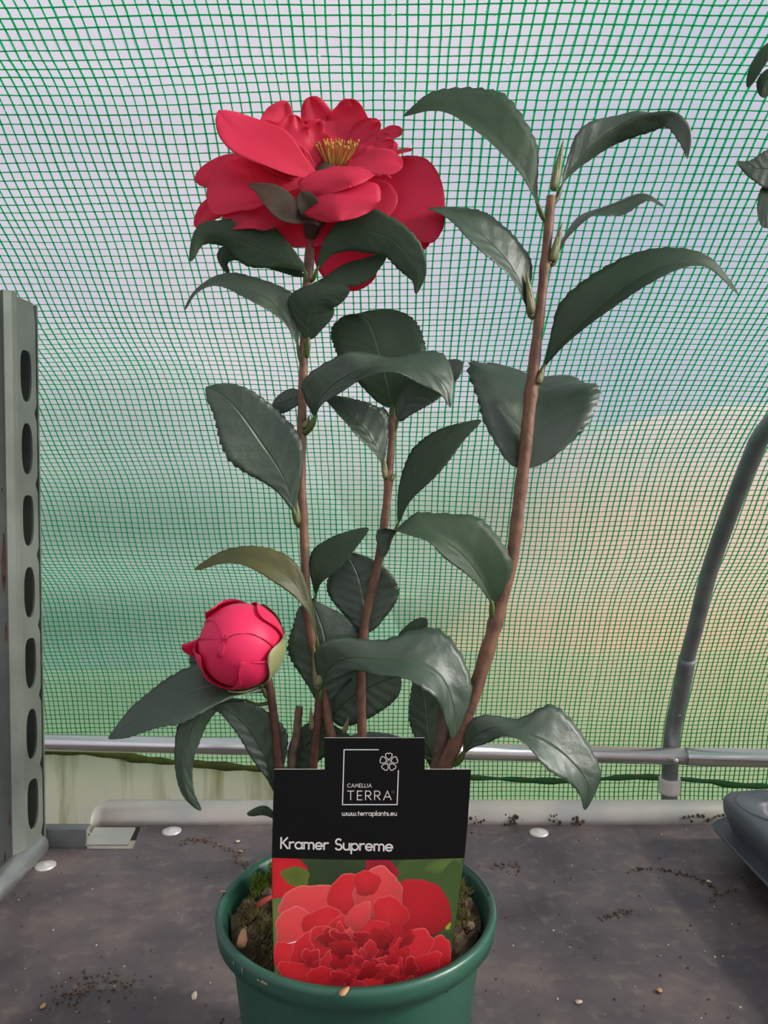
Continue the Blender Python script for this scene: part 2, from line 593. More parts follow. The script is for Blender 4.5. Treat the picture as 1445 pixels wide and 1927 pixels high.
def blade(mid, L, R, prof=prof_leaf, nv=57, nu=5, teeth=0.055, nteeth=18, thick=0.0005, cup=0.0, ruffle=0.0, rfreq=9.0, seed=0, notch=0.0, warp=1.0, ortho=0.0):
    """closed thin blade: mid = world points base->tip, L/R = half-width vectors (or knots) when looking at the top, tip up"""
    cd_ = crom(mid, 241)
    Td = tangents(cd_)
    vs = [1 - (1 - i / (nv - 1)) ** warp for i in range(nv)]
    c = [cd_[round(q * 240)] for q in vs]
    T = [Td[round(q * 240)] for q in vs]
    mb = MB()
    top, bot, uv = [], [], []
    ph = seed * 1.7
    for i in range(nv):
        v = vs[i]
        wv = prof(v)
        if teeth and 0.08 < v < 0.985:
            wv *= 1 - teeth + teeth * 1.6 * (1 - (v * nteeth) % 1.0) * (0.6 + 0.4 * v)
        l, r = interp_vec(L, v * 0.94), interp_vec(R, v * 0.94)
        if ortho:
            l = l - T[i] * (l.dot(T[i]) * ortho)
            r = r - T[i] * (r.dot(T[i]) * ortho)
        nrm = (r - l).cross(T[i])
        nrm = nrm.normalized() if nrm.length > 1e-9 else -FW
        for j in range(-nu, nu + 1):
            s = j / nu
            sd_ = l if s < 0 else r
            a = abs(s)
            off = sd_ * (a * wv)
            ln = sd_.length
            off = off + nrm * (cup * ln * wv * (a ** 1.8))
            if ruffle:
                off = off + nrm * (ruffle * ln * a * a * wv * math.sin(rfreq * v + ph + (1.3 if s > 0 else 0)))
                e_ = min(1.0, wv * 1.6)
                off = off + nrm * (ruffle * 0.7 * e_ * ln * v ** 4 * math.sin(5.2 * s + ph * 2))
                off = off + T[i] * (ruffle * 0.7 * e_ * ln * v ** 3 * math.sin(9 * s + ph))
                off = off + nrm * (ruffle * 0.30 * ln * a ** 3 * wv * math.sin(23 * v + ph * 3))
            if notch:
                off = off - T[i] * (notch * ln * v ** 6 * (1 - a) ** 2)
            p = c[i] + off
            h = thick * 0.5 * (0.25 + 0.75 * (1 - a ** 3)) * (1.0 if 0 < i < nv - 1 else 0.4)
            top.append(p + nrm * h)
            bot.append(p - nrm * h)
            uv.append((s * 0.5 + 0.5, v))
    W = 2 * nu + 1
    F1, F2 = [], []
    for i in range(nv - 1):
        for j in range(W - 1):
            a, b, d, e = i * W + j, i * W + j + 1, (i + 1) * W + j + 1, (i + 1) * W + j
            F1.append((a, b, d, e))
            F2.append((a, e, d, b))
    b0 = mb.add(top, F1, 0)
    b1 = mb.add(bot, F2, 1)
    for k, q in enumerate(uv):
        mb.uv[b0 + k] = q
        mb.uv[b1 + k] = q
    rim = [i * W for i in range(nv)], [i * W + W - 1 for i in range(nv)]
    for i in range(nv - 1):
        a, b = rim[0][i], rim[0][i + 1]
        mb.f.append((b0 + a, b0 + b, b1 + b, b1 + a)); mb.m.append(0)
        a, b = rim[1][i], rim[1][i + 1]
        mb.f.append((b0 + b, b0 + a, b1 + a, b1 + b)); mb.m.append(0)
    for j in range(W - 1):
        mb.f.append((b0 + j + 1, b0 + j, b1 + j, b1 + j + 1)); mb.m.append(0)
        k = (nv - 1) * W + j
        mb.f.append((b0 + k, b0 + k + 1, b1 + k + 1, b1 + k)); mb.m.append(0)
    return mb


def knots(x, s=1.0):
    if isinstance(x, list):
        ks = [(a, V(*v, s=s)) for a, v in x]
        a, v = ks[-1]
        mn = 17 * KPX * s
        if v.length < mn:
            ks[-1] = (a, v.normalized() * mn)
        return ks
    return V(*x, s=s)


def leaf(parent, mid, L, R, stem=None, mats=('leaf_top', 'leaf_under'), prof=prof_leaf, t0=T0, cup=0.06, teeth=0.06, sc=1.0, pr=2.6, seed=0):
    s = t0 / T0 * sc
    mw = [P(*m, t0=t0) if len(m) > 2 else P(m[0], m[1], 0, t0=t0) for m in mid]
    o = blade(mw, knots(L, s), knots(R, s), prof=prof, cup=cup, teeth=teeth, ruffle=0.035, rfreq=11, seed=seed + len(mid) * 3.1 + mid[0][0] * 0.01).build('leaf', mats, parent)
    if stem:
        mb = MB()
        sp = P(*stem, t0=t0) if len(stem) > 2 else P(stem[0], stem[1], 0, t0=t0)
        d = (mw[1] - mw[0])
        tube(mb, [sp, sp.lerp(mw[0], 0.55) - UP * 0.0022, mw[0], mw[0] + d * 0.16], [k * KPX * s for k in (pr * 1.5, pr * 1.45, pr * 1.4, pr * 0.6)], 8, 9)
        mb.build('petiole', 'petiole', o)
    return o


def bud_mesh(parent, base, tip, r, matn='bud_scale', name='leaf_bud', t0=T0):
    mb = MB()
    b, t = P(*base, t0=t0), P(*tip, t0=t0)
    rr = r * KPX
    tube(mb, [b.lerp(t, k) for k in (0, .1, .25, .45, .65, .85, 1)], [rr * .6, rr * .9, rr, rr * .9, rr * .68, rr * .36, rr * .08], 8)
    # overlapping outer scale
    side = (t - b).cross(FW).normalized()
    tube(mb, [b.lerp(t, k) + side * rr * 0.35 - FW * rr * 0.35 for k in (0, .12, .3, .5, .68)], [rr * .6, rr * .82, rr * .8, rr * .55, rr * .08], 7)
    return mb.build(name, matn, parent)


# ================================================================== THE SETTING
# tunnel cover profile: (photo row, depth) down the middle of the picture
prof_px = [(0, .638), (100, .684), (190, .737), (350, .815), (510, .905), (690, 1.05), (860, 1.205), (1040, 1.335), (1160, 1.45), (1340, 1.565), (1460, 1.607)]
prof = [(at(722.5, y, t).y, at(722.5, y, t).z) for y, t in prof_px]
prof = prof[::-1]
low = [(prof[0][0] + 0.012, -0.36), (prof[0][0] + 0.008, -0.25)]
crown = [(0.45, 0.875), (0.22, 0.925), (-0.05, 0.955), (-0.25, 0.962)]
half = low + prof + crown
mirror = [(-0.5 - y, z) for y, z in half[-2::-1]]
full = [Vector((0, y, z)) for y, z in half + mirror]
NS = 460
cs = crom(full, NS)
slen = np.cumsum([0] + [(cs[i] - cs[i - 1]).length for i in range(1, NS)])
cy = np.array([p.y for p in cs])
cz = np.array([p.z for p in cs])
ty = np.gradient(cy, slen)
tz = np.gradient(cz, slen)
tl = np.hypot(ty, tz)
ty, tz = ty / tl, tz / tl          # tangent going up the far wall; inward normal = (-tz.., ty) checked below
STOT = slen[-1]


def film_pt(s, x, off=0.0):
    """s, x arrays -> points on the sagging cover; off > 0 is inside the tunnel"""
    s = np.asarray(s, float)
    x = np.asarray(x, float)
    y = np.interp(s, slen, cy)
    z = np.interp(s, slen, cz)
    a = np.interp(s, slen, ty)
    b = np.interp(s, slen, tz)
    ny, nz = -b, a                # inside: for the far wall (going up) -> towards -y
    left = 1 / (1 + np.exp((x + 0.10) * 7))
    win = np.clip((s - 0.15) / 0.25, 0, 1) * np.clip((1.75 - s) / 0.5, 0, 1)
    rip = 0.0055 * np.sin((s + 0.05 * np.sin(x * 2.1) - 0.12 * x) * 2 * PI / 0.235 + 0.6) * (0.18 + left) * win
    rip += 0.002 * np.sin(x * 9 + s * 7) * win
    rip += 0.010 * np.sin(x * 3.1 + 0.7) * np.sin(s * 3.0) * win
    d = off + rip
    return np.stack([x + 0 * y, y + ny * d, z + nz * d], -1)


def grid_mesh(name, pts, matn, parent=None, keep=None):
    a, b = pts.shape[:2]
    me = bpy.data.meshes.new(name)
    idx = np.arange(a * b).reshape(a, b)
    f = np.stack([idx[:-1, :-1], idx[:-1, 1:], idx[1:, 1:], idx[1:, :-1]], -1).reshape(-1, 4)
    if keep is not None:
        f = f[keep.ravel()]
    me.from_pydata(pts.reshape(-1, 3).tolist(), [], f.tolist())
    me.materials.append(MATS[matn])
    me.polygons.foreach_set('use_smooth', [True] * len(me.polygons))
    o = bpy.data.objects.new(name, me)
    COL.objects.link(o)
    o.parent = parent
    return o


XF = 2.3
ss, xx = np.meshgrid(np.linspace(0, STOT, 340), np.linspace(-XF, XF, 161), indexing='ij')
S_HEM = float(np.interp(at(300, 1436, 1.572).z, cz[:120], slen[:120]))
X_SK = -0.17
keep = ~((ss[:-1, :-1] < S_HEM - 0.02) & (xx[:-1, :-1] < X_SK))
film = struct(grid_mesh('wall_back', film_pt(ss, xx), 'polythene', keep=keep))
film['label'] = 'arched translucent polythene tunnel cover with green reinforcing mesh'

# reinforcing threads
PT = 0.0100
XT = 1.45
STH = float(np.interp(0.30, cy[::-1][NS // 2:], slen[::-1][NS // 2:])) if False else None
i_top = np.argmin(np.hypot(cy - 0.22, cz - 0.925))
STH = slen[i_top]


def thread_mesh(name, lines, rads, ax, parent):
    """lines: (n, k, 3); three-sided threads; ax = sideways axis array (3,) per family"""
    n, k, _ = lines.shape
    tan = np.gradient(lines, axis=1)
    tan /= np.linalg.norm(tan, axis=2, keepdims=True)
    side = np.cross(tan, np.array(ax)[None, None, :])
    side /= np.linalg.norm(side, axis=2, keepdims=True)
    up = np.cross(side, tan)
    V_ = []
    for j in range(4):
        a = 2 * PI * j / 4 + 0.5
        V_.append(lines + rads[:, None, None] * (math.cos(a) * side + math.sin(a) * up))
    V_ = np.stack(V_, 2)                       # n,k,4,3
    idx = np.arange(n * k * 4).reshape(n, k, 4)
    q = np.roll(idx, -1, axis=2)
    f = np.stack([idx[:, :-1], q[:, :-1], q[:, 1:], idx[:, 1:]], -1).reshape(-1, 4)
    me = bpy.data.meshes.new(name)
    me.from_pydata(V_.reshape(-1, 3).tolist(), [], f.tolist())
    me.materials.append(MATS['thread_green'])
    me.polygons.foreach_set('use_smooth', [True] * len(me.polygons))
    o = bpy.data.objects.new(name, me)
    COL.objects.link(o)
    o.parent = parent
    return stuff(o)


def uprights(xs, sv):
    xw = xs[:, None] + 0.0009 * np.sin(sv[None, :] * 17 + xs[:, None] * 31) + rng.normal(0, 0.0005, (len(xs), 1)) + rng.normal(0, 0.00022, (len(xs), len(sv)))
    lv = film_pt(np.broadcast_to(sv, xw.shape), xw, 0.0004)
    thread_mesh('upright_threads', lv, rng.uniform(0.00085, 0.00120, len(xs)), (1, 0, 0), film)


def crossings(sh, xh):
    sw = sh[:, None] + 0.0008 * np.sin(xh[None, :] * 19 + sh[:, None] * 23) + rng.normal(0, 0.00025, (len(sh), len(xh)))
    lh = film_pt(sw, np.broadcast_to(xh, sw.shape), 0.0006)
    thread_mesh('cross_threads', lh, rng.uniform(0.00058, 0.00078, len(sh)), (0, 0, 1), film)


xs = np.arange(-XT, XT, PT)
uprights(xs[xs < X_SK], np.arange(S_HEM - 0.02, STH, 0.022))
uprights(xs[xs >= X_SK], np.arange(0.02, STH, 0.022))
sh = np.arange(0.02, STH, PT)
crossings(sh[sh >= S_HEM - 0.02], np.arange(-XT, XT, 0.024))
crossings(sh[sh < S_HEM - 0.02], np.arange(X_SK, XT, 0.024))

# condensation drops (upper left of the cover mostly)
mb = MB()
nd = 0
while nd < 3400:
    x = random.uniform(-0.75, 0.6)
    s = random.uniform(0.95, STH - 0.25)
    run = 0.5 + 0.5 * math.sin(x * 70 + 1.3 * math.sin(x * 23))
    wgt = (0.10 + 0.9 * (1 / (1 + math.exp((x + 0.12) * 9)))) * (0.25 + run ** 3)
    if random.random() > wgt:
        continue
    c = film_pt([s], [x], 0.0005)[0]
    i = min(np.searchsorted(slen, s), NS - 1)
    T_ = Vector((0, ty[i], tz[i]))
    N_ = Vector((0, -tz[i], ty[i]))
    X_ = Vector((1, 0, 0))
    r = random.uniform(0.0006, 0.0023)
    el = random.uniform(0.9, 1.7)
    V_ = [Vector(c) + N_ * r * 0.9]
    for rr, hh in ((0.65, 1.3), (1.0, 0.0)):
        for j in range(7):
            a = 2 * PI * j / 7
            V_.append(Vector(c) + (X_ * math.cos(a) + T_ * math.sin(a) * el) * r * rr * random.uniform(0.85, 1.15) + N_ * r * hh * 0.5)
    F_ = [(0, 1 + j, 1 + (j + 1) % 7) for j in range(7)] + [(1 + j, 8 + j, 8 + (j + 1) % 7, 1 + (j + 1) % 7) for j in range(7)]
    mb.add(V_, F_)
    nd += 1
stuff(mb.build('condensation_drops', 'water_drop', film))

# floor inside and ground outside
mb = MB()
box(mb, (-2.6, -2.4, -0.42), (2.6, 1.72, -0.36))
struct(mb.build('floor', 'floor_soil', smooth=False))
mb = MB()
box(mb, (-30, 1.72, -0.46), (30, 45, -0.40))
box(mb, (-30, -30, -0.46), (30, -2.4, -0.40))
struct(mb.build('ground_outside', 'ground_grass', smooth=False))


def mound(name, cx, cy_, rx, ry, h, matn, seed, z0=-0.42):
    n, m = 40, 24
    a, b = np.meshgrid(np.linspace(-1, 1, n), np.linspace(-1, 1, m), indexing='ij')
    rs = np.random.default_rng(seed)
    z = h * np.clip(1 - a ** 4, 0, 1) * np.clip(1 - b ** 4, 0, 1)
    for k in range(5):
        z = z + 0.05 * h * np.sin(a * rs.uniform(2, 9) + rs.uniform(0, 6)) * np.sin(b * rs.uniform(2, 6) + 1) * (1 - a ** 2) * (1 - b ** 2)
    pts = np.stack([cx + rx * a, cy_ + ry * b, z0 + z], -1)
    return struct(grid_mesh(name, pts, matn))


mound('hedge_outside', -2.2, 4.2, 2.3, 0.9, 1.55, 'hedge', 3)
mound('soil_bank_outside', 2.3, 4.6, 2.1, 0.9, 1.25, 'soil_bank', 5)
mound('grass_bank_outside', 0.4, 6.8, 3.5, 1.0, 1.4, 'ground_grass', 8)

# hem of the cover and the cream skirt below it on the left


def hem_strip(name, pts, h, matn):
    mb = MB()
    c = crom(pts, 70)
    V_, F_ = [], []
    for i, p in enumerate(c):
        hh = h * (1 + 0.25 * math.sin(i * 0.7) + 0.2 * math.sin(i * 1.9))
        for dz, dy in ((-hh, 0.0), (-hh * 0.5, -0.004), (hh * 0.5, -0.004), (hh, 0.0), (0, 0.004)):
            V_.append(p + Vector((0, dy, dz)))
    for i in range(len(c) - 1):
        for j in range(5):
            F_.append((i * 5 + j, i * 5 + (j + 1) % 5, (i + 1) * 5 + (j + 1) % 5, (i + 1) * 5 + j))
    mb.add(V_, F_)
    o = mb.build(name, matn)
    o.parent = film
    return o


TD = 1.572
hem_strip('hem_band', [at(-600, 1395, TD), at(80, 1412, TD), at(300, 1432, TD), at(515, 1449, TD), at(640, 1458, TD)], 0.0075, 'hem_algae')
hem_strip('hem_band', [at(620, 1458, TD), at(900, 1464, TD), at(1060, 1470, TD), at(1200, 1462, TD), at(1330, 1470, TD), at(1445, 1480, TD), at(2000, 1485, TD)], 0.0055, 'hem_green')
mb = MB()
n = 60
V_, F_ = [], []
for i in range(n):
    px = -600 + 1230 * i / (n - 1)
    ytop = np.interp(px, [-600, 80, 300, 515, 640], [1395, 1414, 1434, 1450, 1459])
    for j in range(8):
        p = at(px, ytop, TD)
        z = p.z + (-0.36 - p.z) * j / 7
        wob = 0.006 * math.sin(px * 0.021) + 0.004 * math.sin(px * 0.05 + j)
        V_.append((p.x, p.y + 0.006 + wob, z))
for i in range(n - 1):
    for j in range(7):
        F_.append((i * 8 + j, i * 8 + j + 1, (i + 1) * 8 + j + 1, (i + 1) * 8 + j))
mb.add(V_, F_)
o = mb.build('skirt_panel', 'cream_skirt')
o.parent = film
o['label'] = 'cream skirting sheet streaked with green algae'

# steel hoop and horizontal tube with clip
hoop_px = [(1258, 1620), (1260, 1466), (1263, 1400), (1268, 1362), (1280, 1308), (1293, 1238), (1310, 1175), (1330, 1092), (1351, 1026), (1380, 947), (1413, 864), (1434, 818)]
KX = 538 * 1.50
hp = [at(x, y, KX / (x - 722.5)) for x, y in hoop_px]
hx = hp[5].x
hp = [Vector((hx, p.y, p.z)) for p in hp]
hp[0].z = -0.40
last = hp[-1]
tail = []
for s in np.linspace(0.55, STOT - 0.005, 120):
    p = film_pt([s], [hx], 0.035)[0]
    if p[1] < last.y - 0.06:
        tail.append(Vector(p))
hoop = empty('tunnel_hoop', (hx, hp[0].y, -0.40), 'grey steel hoop pipe curving up the tunnel wall', 'hoop')
mb = MB()
tube(mb, hp[:6], 0.0155, 14, 40)
mb.build('lower_pipe', 'hoop_steel', hoop)
mb = MB()
tube(mb, [hp[4].lerp(hp[5], 0.2)] + hp[5:] + tail[::4] + [tail[-1]], 0.0138, 14, 220)
mb.build('upper_pipe', 'hoop_steel', hoop)
mb = MB()
q = crom(hp, 200)
b = min(q, key=lambda p: abs(p.z - at(1281, 1324, 1.53).z))
tube(mb, [b - FW * 0.012, b - FW * 0.0175], 0.0022, 8)
mb.build('rivet', 'washer_zinc', hoop)
mb = MB()
b0 = at(1262, 1479, 1.50)
tp_ = [p for p in q if abs(p.z - b0.z) < 0.016]
tube(mb, tp_, 0.0205, 16)
mb.build('tape_band', 'white_tape', hoop)

A = at(85, 1397, 1.462)
B = at(1445, 1427, 1.462)
d = (B - A)
tubeE = empty('side_rail', A - d * 0.45, 'shiny galvanised horizontal tube running along the tunnel wall', 'rail')
J = A.lerp(B, (1290 - 85) / (1445 - 85))
mb = MB()
tube(mb, [A - d * 0.45, J + d * 0.01], 0.0158, 18)
mb.build('tube_length', 'galv_tube', tubeE)
mb = MB()
tube(mb, [J, B + d * 0.4], 0.0172, 18)
mb.build('tube_length', 'galv_tube', tubeE)
mb = MB()
sc_ = at(1272, 1432, 1.446)
tube(mb, [sc_ + FW * 0.006, sc_ - FW * 0.001], 0.0045, 10)
mb.build('screw_head', 'washer_zinc', tubeE)

# ================================================================== TROLLEY
trol = empty('plant_trolley', (0.28, 0.55, -0.36), 'plant trolley with dark brown board shelf and grey perforated corner post', 'trolley')
YB = 0.905
XL = -0.378
mb = MB()


def ben(px, py, z=0.0):
    px, py = float(px), float(py)
    r = FW + (px - 722.5) / FPX * RT - (py - 963.5) / FPX * UP
    return CAM + r * ((z - CAM.z) / r.z)


c1 = ben(250, 1597)
c2 = ben(268, 1549)
outline = [(XL, 0.17), (1.02, 0.17), (1.02, YB), (c2.x, YB), (c1.x, c1.y), (XL, c1.y)]
k = len(outline)
mb.add([(x, y, 0) for x, y in outline] + [(x, y, -0.012) for x, y in outline],
       [tuple(range(k)), tuple(range(2 * k - 1, k - 1, -1))] + [(i, i + k, (i + 1) % k + k, (i + 1) % k) for i in range(k)])
board = mb.build('board', 'phenolic_board', trol, smooth=False)
for px, py in ((85, 1628), (323, 1563), (1014, 1566)):
    mb = MB()
    p = ben(px, py, 0.001)
    lathe(mb, [(0.0001, 0.0034), (0.0032, 0.0033), (0.0040, 0.0022), (0.0080, 0.0020), (0.0112, 0.0010), (0.0112, -0.0004)], 24, (p.x, p.y))
    o = mb.build('washer', 'washer_zinc', board)
# rear lip: rolled section
sec = [(0.0, -0.006), (0.002, 0.006), (0.007, 0.017), (0.015, 0.023), (0.023, 0.022), (0.027, 0.014), (0.027, -0.03), (0.0245, -0.03), (0.0245, 0.013),
       (0.021, 0.0195), (0.015, 0.0205), (0.009, 0.015), (0.0045, 0.005), (0.003, -0.006)]
xs_ = [ben(163, 1560).x] + list(np.linspace(ben(200, 1510, 0.022).x, 1.02, 14))
mb = MB()
V_, F_ = [], []
ns = len(sec)
for i, x in enumerate(xs_):
    f = 0.82 if i == 0 else 1.0
    for (dy, dz) in sec:
        V_.append((x, YB - 0.002 + dy, dz * f - (0.004 if i == 0 else 0)))
for i in range(len(xs_) - 1):
    for j in range(ns):
        F_.append((i * ns + j, i * ns + (j + 1) % ns, (i + 1) * ns + (j + 1) % ns, (i + 1) * ns + j))
F_.append(tuple(range(ns)))
F_.append(tuple((len(xs_) - 1) * ns + j for j in range(ns))[::-1])
mb.add(V_, F_)
mb.build('rear_rail', 'rail_paint', trol)
# tab of the rail at the notched corner
mb = MB()
t1, t2, t3, t4 = ben(178, 1557, 0.004), ben(255, 1557, 0.004), ben(240, 1589, 0.004), ben(160, 1589, 0.004)
mb.add([t1, t2, t3, t4] + [p - Vector((0, 0, 0.002)) for p in (t1, t2, t3, t4)], [(0, 3, 2, 1), (4, 5, 6, 7), (0, 1, 5, 4), (1, 2, 6, 5), (2, 3, 7, 6), (3, 0, 4, 7)])
mb.build('rail_tab', 'rail_paint', trol, smooth=False)
# angle bracket between post and shelf
mb = MB()
a1, a2 = ben(56, 1600, 0.0), ben(160, 1598, 0.0)
box(mb, (a1.x - 0.02, a1.y + 0.006, -0.010), (a2.x, a1.y + 0.009, 0.0215))
box(mb, (a1.x - 0.02, a1.y + 0.009, 0.0190), (a2.x, a1.y + 0.020, 0.0215))
mb.build('angle_bracket', 'dark_steel', trol, smooth=False, bevel=0.0008)
# left shelf rail
mb = MB()
r1 = Vector((XL - 0.012, 0.17, 0.006))
r2 = Vector((XL - 0.008, ben(60, 1590).y - 0.02, 0.008))
tube(mb, [r1, r2, r2 + Vector((0.002, 0.010, 0.002))], [0.0125, 0.0125, 0.006], 12)
mb.build('side_rail_tube', 'galvanised', trol)
mb = MB()
tube(mb, [Vector((XL - 0.004, 0.72, 0.0175)), Vector((XL - 0.003, 0.72, 0.0205))], 0.004, 10)


def slot_plate(mb, O, U, W, width, z0, z1, slots, th, mi=0):
    """plate in the U (across) / z plane with slotted holes; W = thickness direction; slots = (zc, half_h, half_w, shape)"""
    def pt(u, z, k):
        return O + U * u + Vector((0, 0, z)) + W * (th * k)
    n = 24
    V_, F_ = [], []
    edges = [z0] + [0.5 * (a[0] + b[0]) for a, b in zip(slots, slots[1:])] + [z1]
    for i, (zc, hh, hw, shape) in enumerate(slots):
        lo, hi = edges[i], edges[i + 1]
        uc = width * 0.5
        outer, inner = [], []
        for k in range(n):
            a = 2 * PI * (k + 0.5) / n
            ca, sa = math.cos(a), math.sin(a)
            # superellipse slot; 'D' is flat topped
            e = 0.55 if (shape == 'D' and sa > 0) else 0.8
            iu = hw * math.copysign(abs(ca) ** e, ca)
            iz = hh * math.copysign(abs(sa) ** e, sa)
            inner.append((uc + iu, zc + iz))
            m = max(abs(ca), abs(sa))
            sq, sz = ca / m, sa / m
            outer.append((uc + sq * width * 0.5, (zc + sz * (hi - zc)) if sz > 0 else (zc + sz * (zc - lo))))
        b = len(V_)
        for kk in (0, 1):
            for q in (outer, inner):
                V_ += [pt(u, z, kk) for u, z in q]
        for k in range(n):
            k2 = (k + 1) % n
            F_.append((b + k, b + k2, b + n + k2, b + n + k))
            F_.append((b + 2 * n + k, b + 3 * n + k, b + 3 * n + k2, b + 2 * n + k2))
            F_.append((b + n + k, b + n + k2, b + 3 * n + k2, b + 3 * n + k))
            F_.append((b + k2, b + k, b + 2 * n + k, b + 2 * n + k2))
    mb.add(V_, F_, mi)


def make_post(origin, ztop, zbot, mirror=1, rust=True):
    """folded C-section: front face (away from shelf), perforated flank angled to the shelf, return behind"""
    O = Vector(origin)
    pm = MB()
    # flank from the front corner to the rear corner
    ua = Vector((0.004 * mirror, 0.038, 0))
    width = ua.length
    U = ua.normalized()
    W = Vector((-U.y * mirror, U.x * mirror, 0))
    zs = [z for z in [0.527 - 0.0775 * i for i in range(14)] if zbot + 0.04 < z < ztop - 0.03]
    slots = [(z, 0.0275, width * 0.27, 'D' if i % 2 == 0 else 'O') for i, z in enumerate(zs)][::-1]
    slot_plate(pm, O, U, W, width, zbot, ztop, slots, 0.0022)
    pm2 = MB()
    # front face and fold
    pts = [(-0.060 * mirror, 0.030), (-0.060 * mirror, -0.004), (-0.012 * mirror, -0.006), (-0.007 * mirror, -0.010), (-0.001 * mirror, -0.004), (0.0012 * mirror, 0.0015)]
    prof2 = [O + Vector((x, y, 0)) for x, y in pts]
    inn = [p + Vector((0.0, 0.0026, 0)) for p in prof2]
    V_ = []
    m = len(pts)
    zz = [zbot, ztop + 0.004]
    for z in zz:
        V_ += [p + Vector((0, 0, z)) for p in prof2] + [p + Vector((0, 0, z)) for p in inn]
    F_ = []
    h = 2 * m
    for j in range(m - 1):
        F_.append((j, j + 1, h + j + 1, h + j))
        F_.append((m + j + 1, m + j, h + m + j, h + m + j + 1))
        F_.append((h + j, h + j + 1, h + m + j + 1, h + m + j))
    F_.append((0, h, h + m, m))
    F_.append((m - 1, 2 * m - 1, h + 2 * m - 1, h + m - 1))
    pm2.add(V_, F_)
    # return behind the holes
    e = O + ua
    pm2.add([O + Vector((-0.060 * mirror, 0.052, zbot)), e + Vector((0, 0.004, zbot)), e + Vector((0, 0.004, ztop)), O + Vector((-0.060 * mirror, 0.052, ztop)),
             O + Vector((-0.060 * mirror, 0.055, zbot)), e + Vector((0, 0.007, zbot)), e + Vector((0, 0.007, ztop)), O + Vector((-0.060 * mirror, 0.055, ztop))],
            [(0, 1, 2, 3), (7, 6, 5, 4), (0, 4, 5, 1), (1, 5, 6, 2), (2, 6, 7, 3), (3, 7, 4, 0)])
    post = pm2.build('corner_post', 'post_paint', trol, smooth=False, bevel=0.0006)
    pm.build('slotted_flank', 'post_paint', post, smooth=False)
    if rust:
        rr = random.Random(4)
        for (dx, z, w_, h_) in ((-0.013, 0.405, 0.004, 0.022), (-0.012, 0.33, 0.003, 0.03), (-0.009, 0.255, 0.004, 0.012), (-0.019, 0.45, 0.005, 0.018), (-0.008, 0.06, 0.004, 0.02), (-0.026, -0.01, 0.012, 0.045), (-0.017, 0.015, 0.004, 0.02), (-0.03, 0.05, 0.010, 0.02)):
            rm = MB()
            n = 14
            y = -0.0062 if dx < -0.012 else -0.0085
            c = O + Vector((dx, y, z))
            V_ = [c]
            for k in range(n):
                a = 2 * PI * k / n
                q = rr.uniform(0.6, 1.15)
                V_.append(c + Vector((w_ * q * math.cos(a), 0.0012, h_ * q * math.sin(a))))
            rm.add(V_, [(0, 1 + k, 1 + (k + 1) % n) for k in range(n)])
            rm.build('rust_patch', 'rust_patch', post)
    return post


make_post((XL - 0.0075, 0.800, 0), 0.608, -0.36)
make_post((1.055, 0.86, 0), 0.645, -0.36, mirror=-1, rust=False)
make_post((XL - 0.05, 0.10, 0), 0.02, -0.36, rust=False)
make_post((1.075, 0.10, 0), 0.02, -0.36, mirror=-1, rust=False)

# ================================================================== POT, COMPOST
PX, PY = -0.0177, 0.486
RZ = 0.14
pot = empty('plant_pot', (PX, PY, 0), 'dark green round plastic plant pot holding the tall red camellia', 'pot')
mb = MB()
R0 = 0.090
pr_ = [(0.001, 0.0), (0.064, 0.0), (0.0665, 0.003), (0.0800, 0.118), (0.0822, RZ - 0.013), (0.0868, RZ - 0.0128), (0.0892, RZ - 0.0118),
       (0.0902, RZ - 0.003), (0.0895, RZ - 0.0004), (0.0880, RZ + 0.0006), (0.0855, RZ - 0.0004), (0.0842, RZ - 0.003), (0.0815, RZ - 0.012), (0.078, 0.115), (0.0645, 0.006), (0.001, 0.006)]
SL = ((5, 34), (118, 150))
NL = 144
gr_ = pr_[:9] + [(0.08785, RZ + 0.0006), (0.08765, 'g'), (0.08605, 'g'), (0.08585, RZ - 0.0002)] + pr_[10:]
V_, F_ = [], []
for r, z in gr_:
    for q in range(NL):
        a = 360 * q / NL
        zz_ = z
        if z == 'g':
            zz_ = RZ - 0.0065 if any(a0 <= a <= a1 for a0, a1 in SL) else RZ + 0.0004
        V_.append((PX + r * math.cos(math.radians(a)), PY + r * math.sin(math.radians(a)), zz_))
for i in range(len(gr_) - 1):
    for q in range(NL):
        F_.append((i * NL + q, i * NL + (q + 1) % NL, (i + 1) * NL + (q + 1) % NL, (i + 1) * NL + q))
mb.add(V_, F_)
mb.build('pot_body', 'pot_plastic', pot)
mb = MB()
for px, py, w_, h_ in ((510, 1855, 9, 3), (501, 1849, 4, 2), (470, 1832, 2.5, 6), (455, 1818, 2, 4)):
    a = math.atan2(py - 1725, (px - 671) * 0.55)
    rr = random.Random(px)
    ang = math.atan2(-(py - 1716) / 0.55, px - 671)
    c = Vector((PX + 0.0902 * math.cos(ang), PY + 0.0902 * math.sin(ang), RZ - 0.004))
    tn = Vector((-math.sin(ang), math.cos(ang), 0))
    nn = Vector((math.cos(ang), math.sin(ang), 0))
    V_ = [c + nn * 0.0008]
    for k in range(10):
        q = 2 * PI * k / 10
        V_.append(c + tn * (w_ * KPX * math.cos(q) * rr.uniform(.6, 1.1)) + Vector((0, 0, h_ * KPX * math.sin(q) * rr.uniform(.6, 1.1))) + nn * 0.0003)
    mb.add(V_, [(0, 1 + k, 1 + (k + 1) % 10) for k in range(10)])
mb.build('dirt_specks', 'pot_dirt', pot)

SZ = RZ - 0.008
mb = MB()
V_, F_ = [], []
nr, na = 16, 60


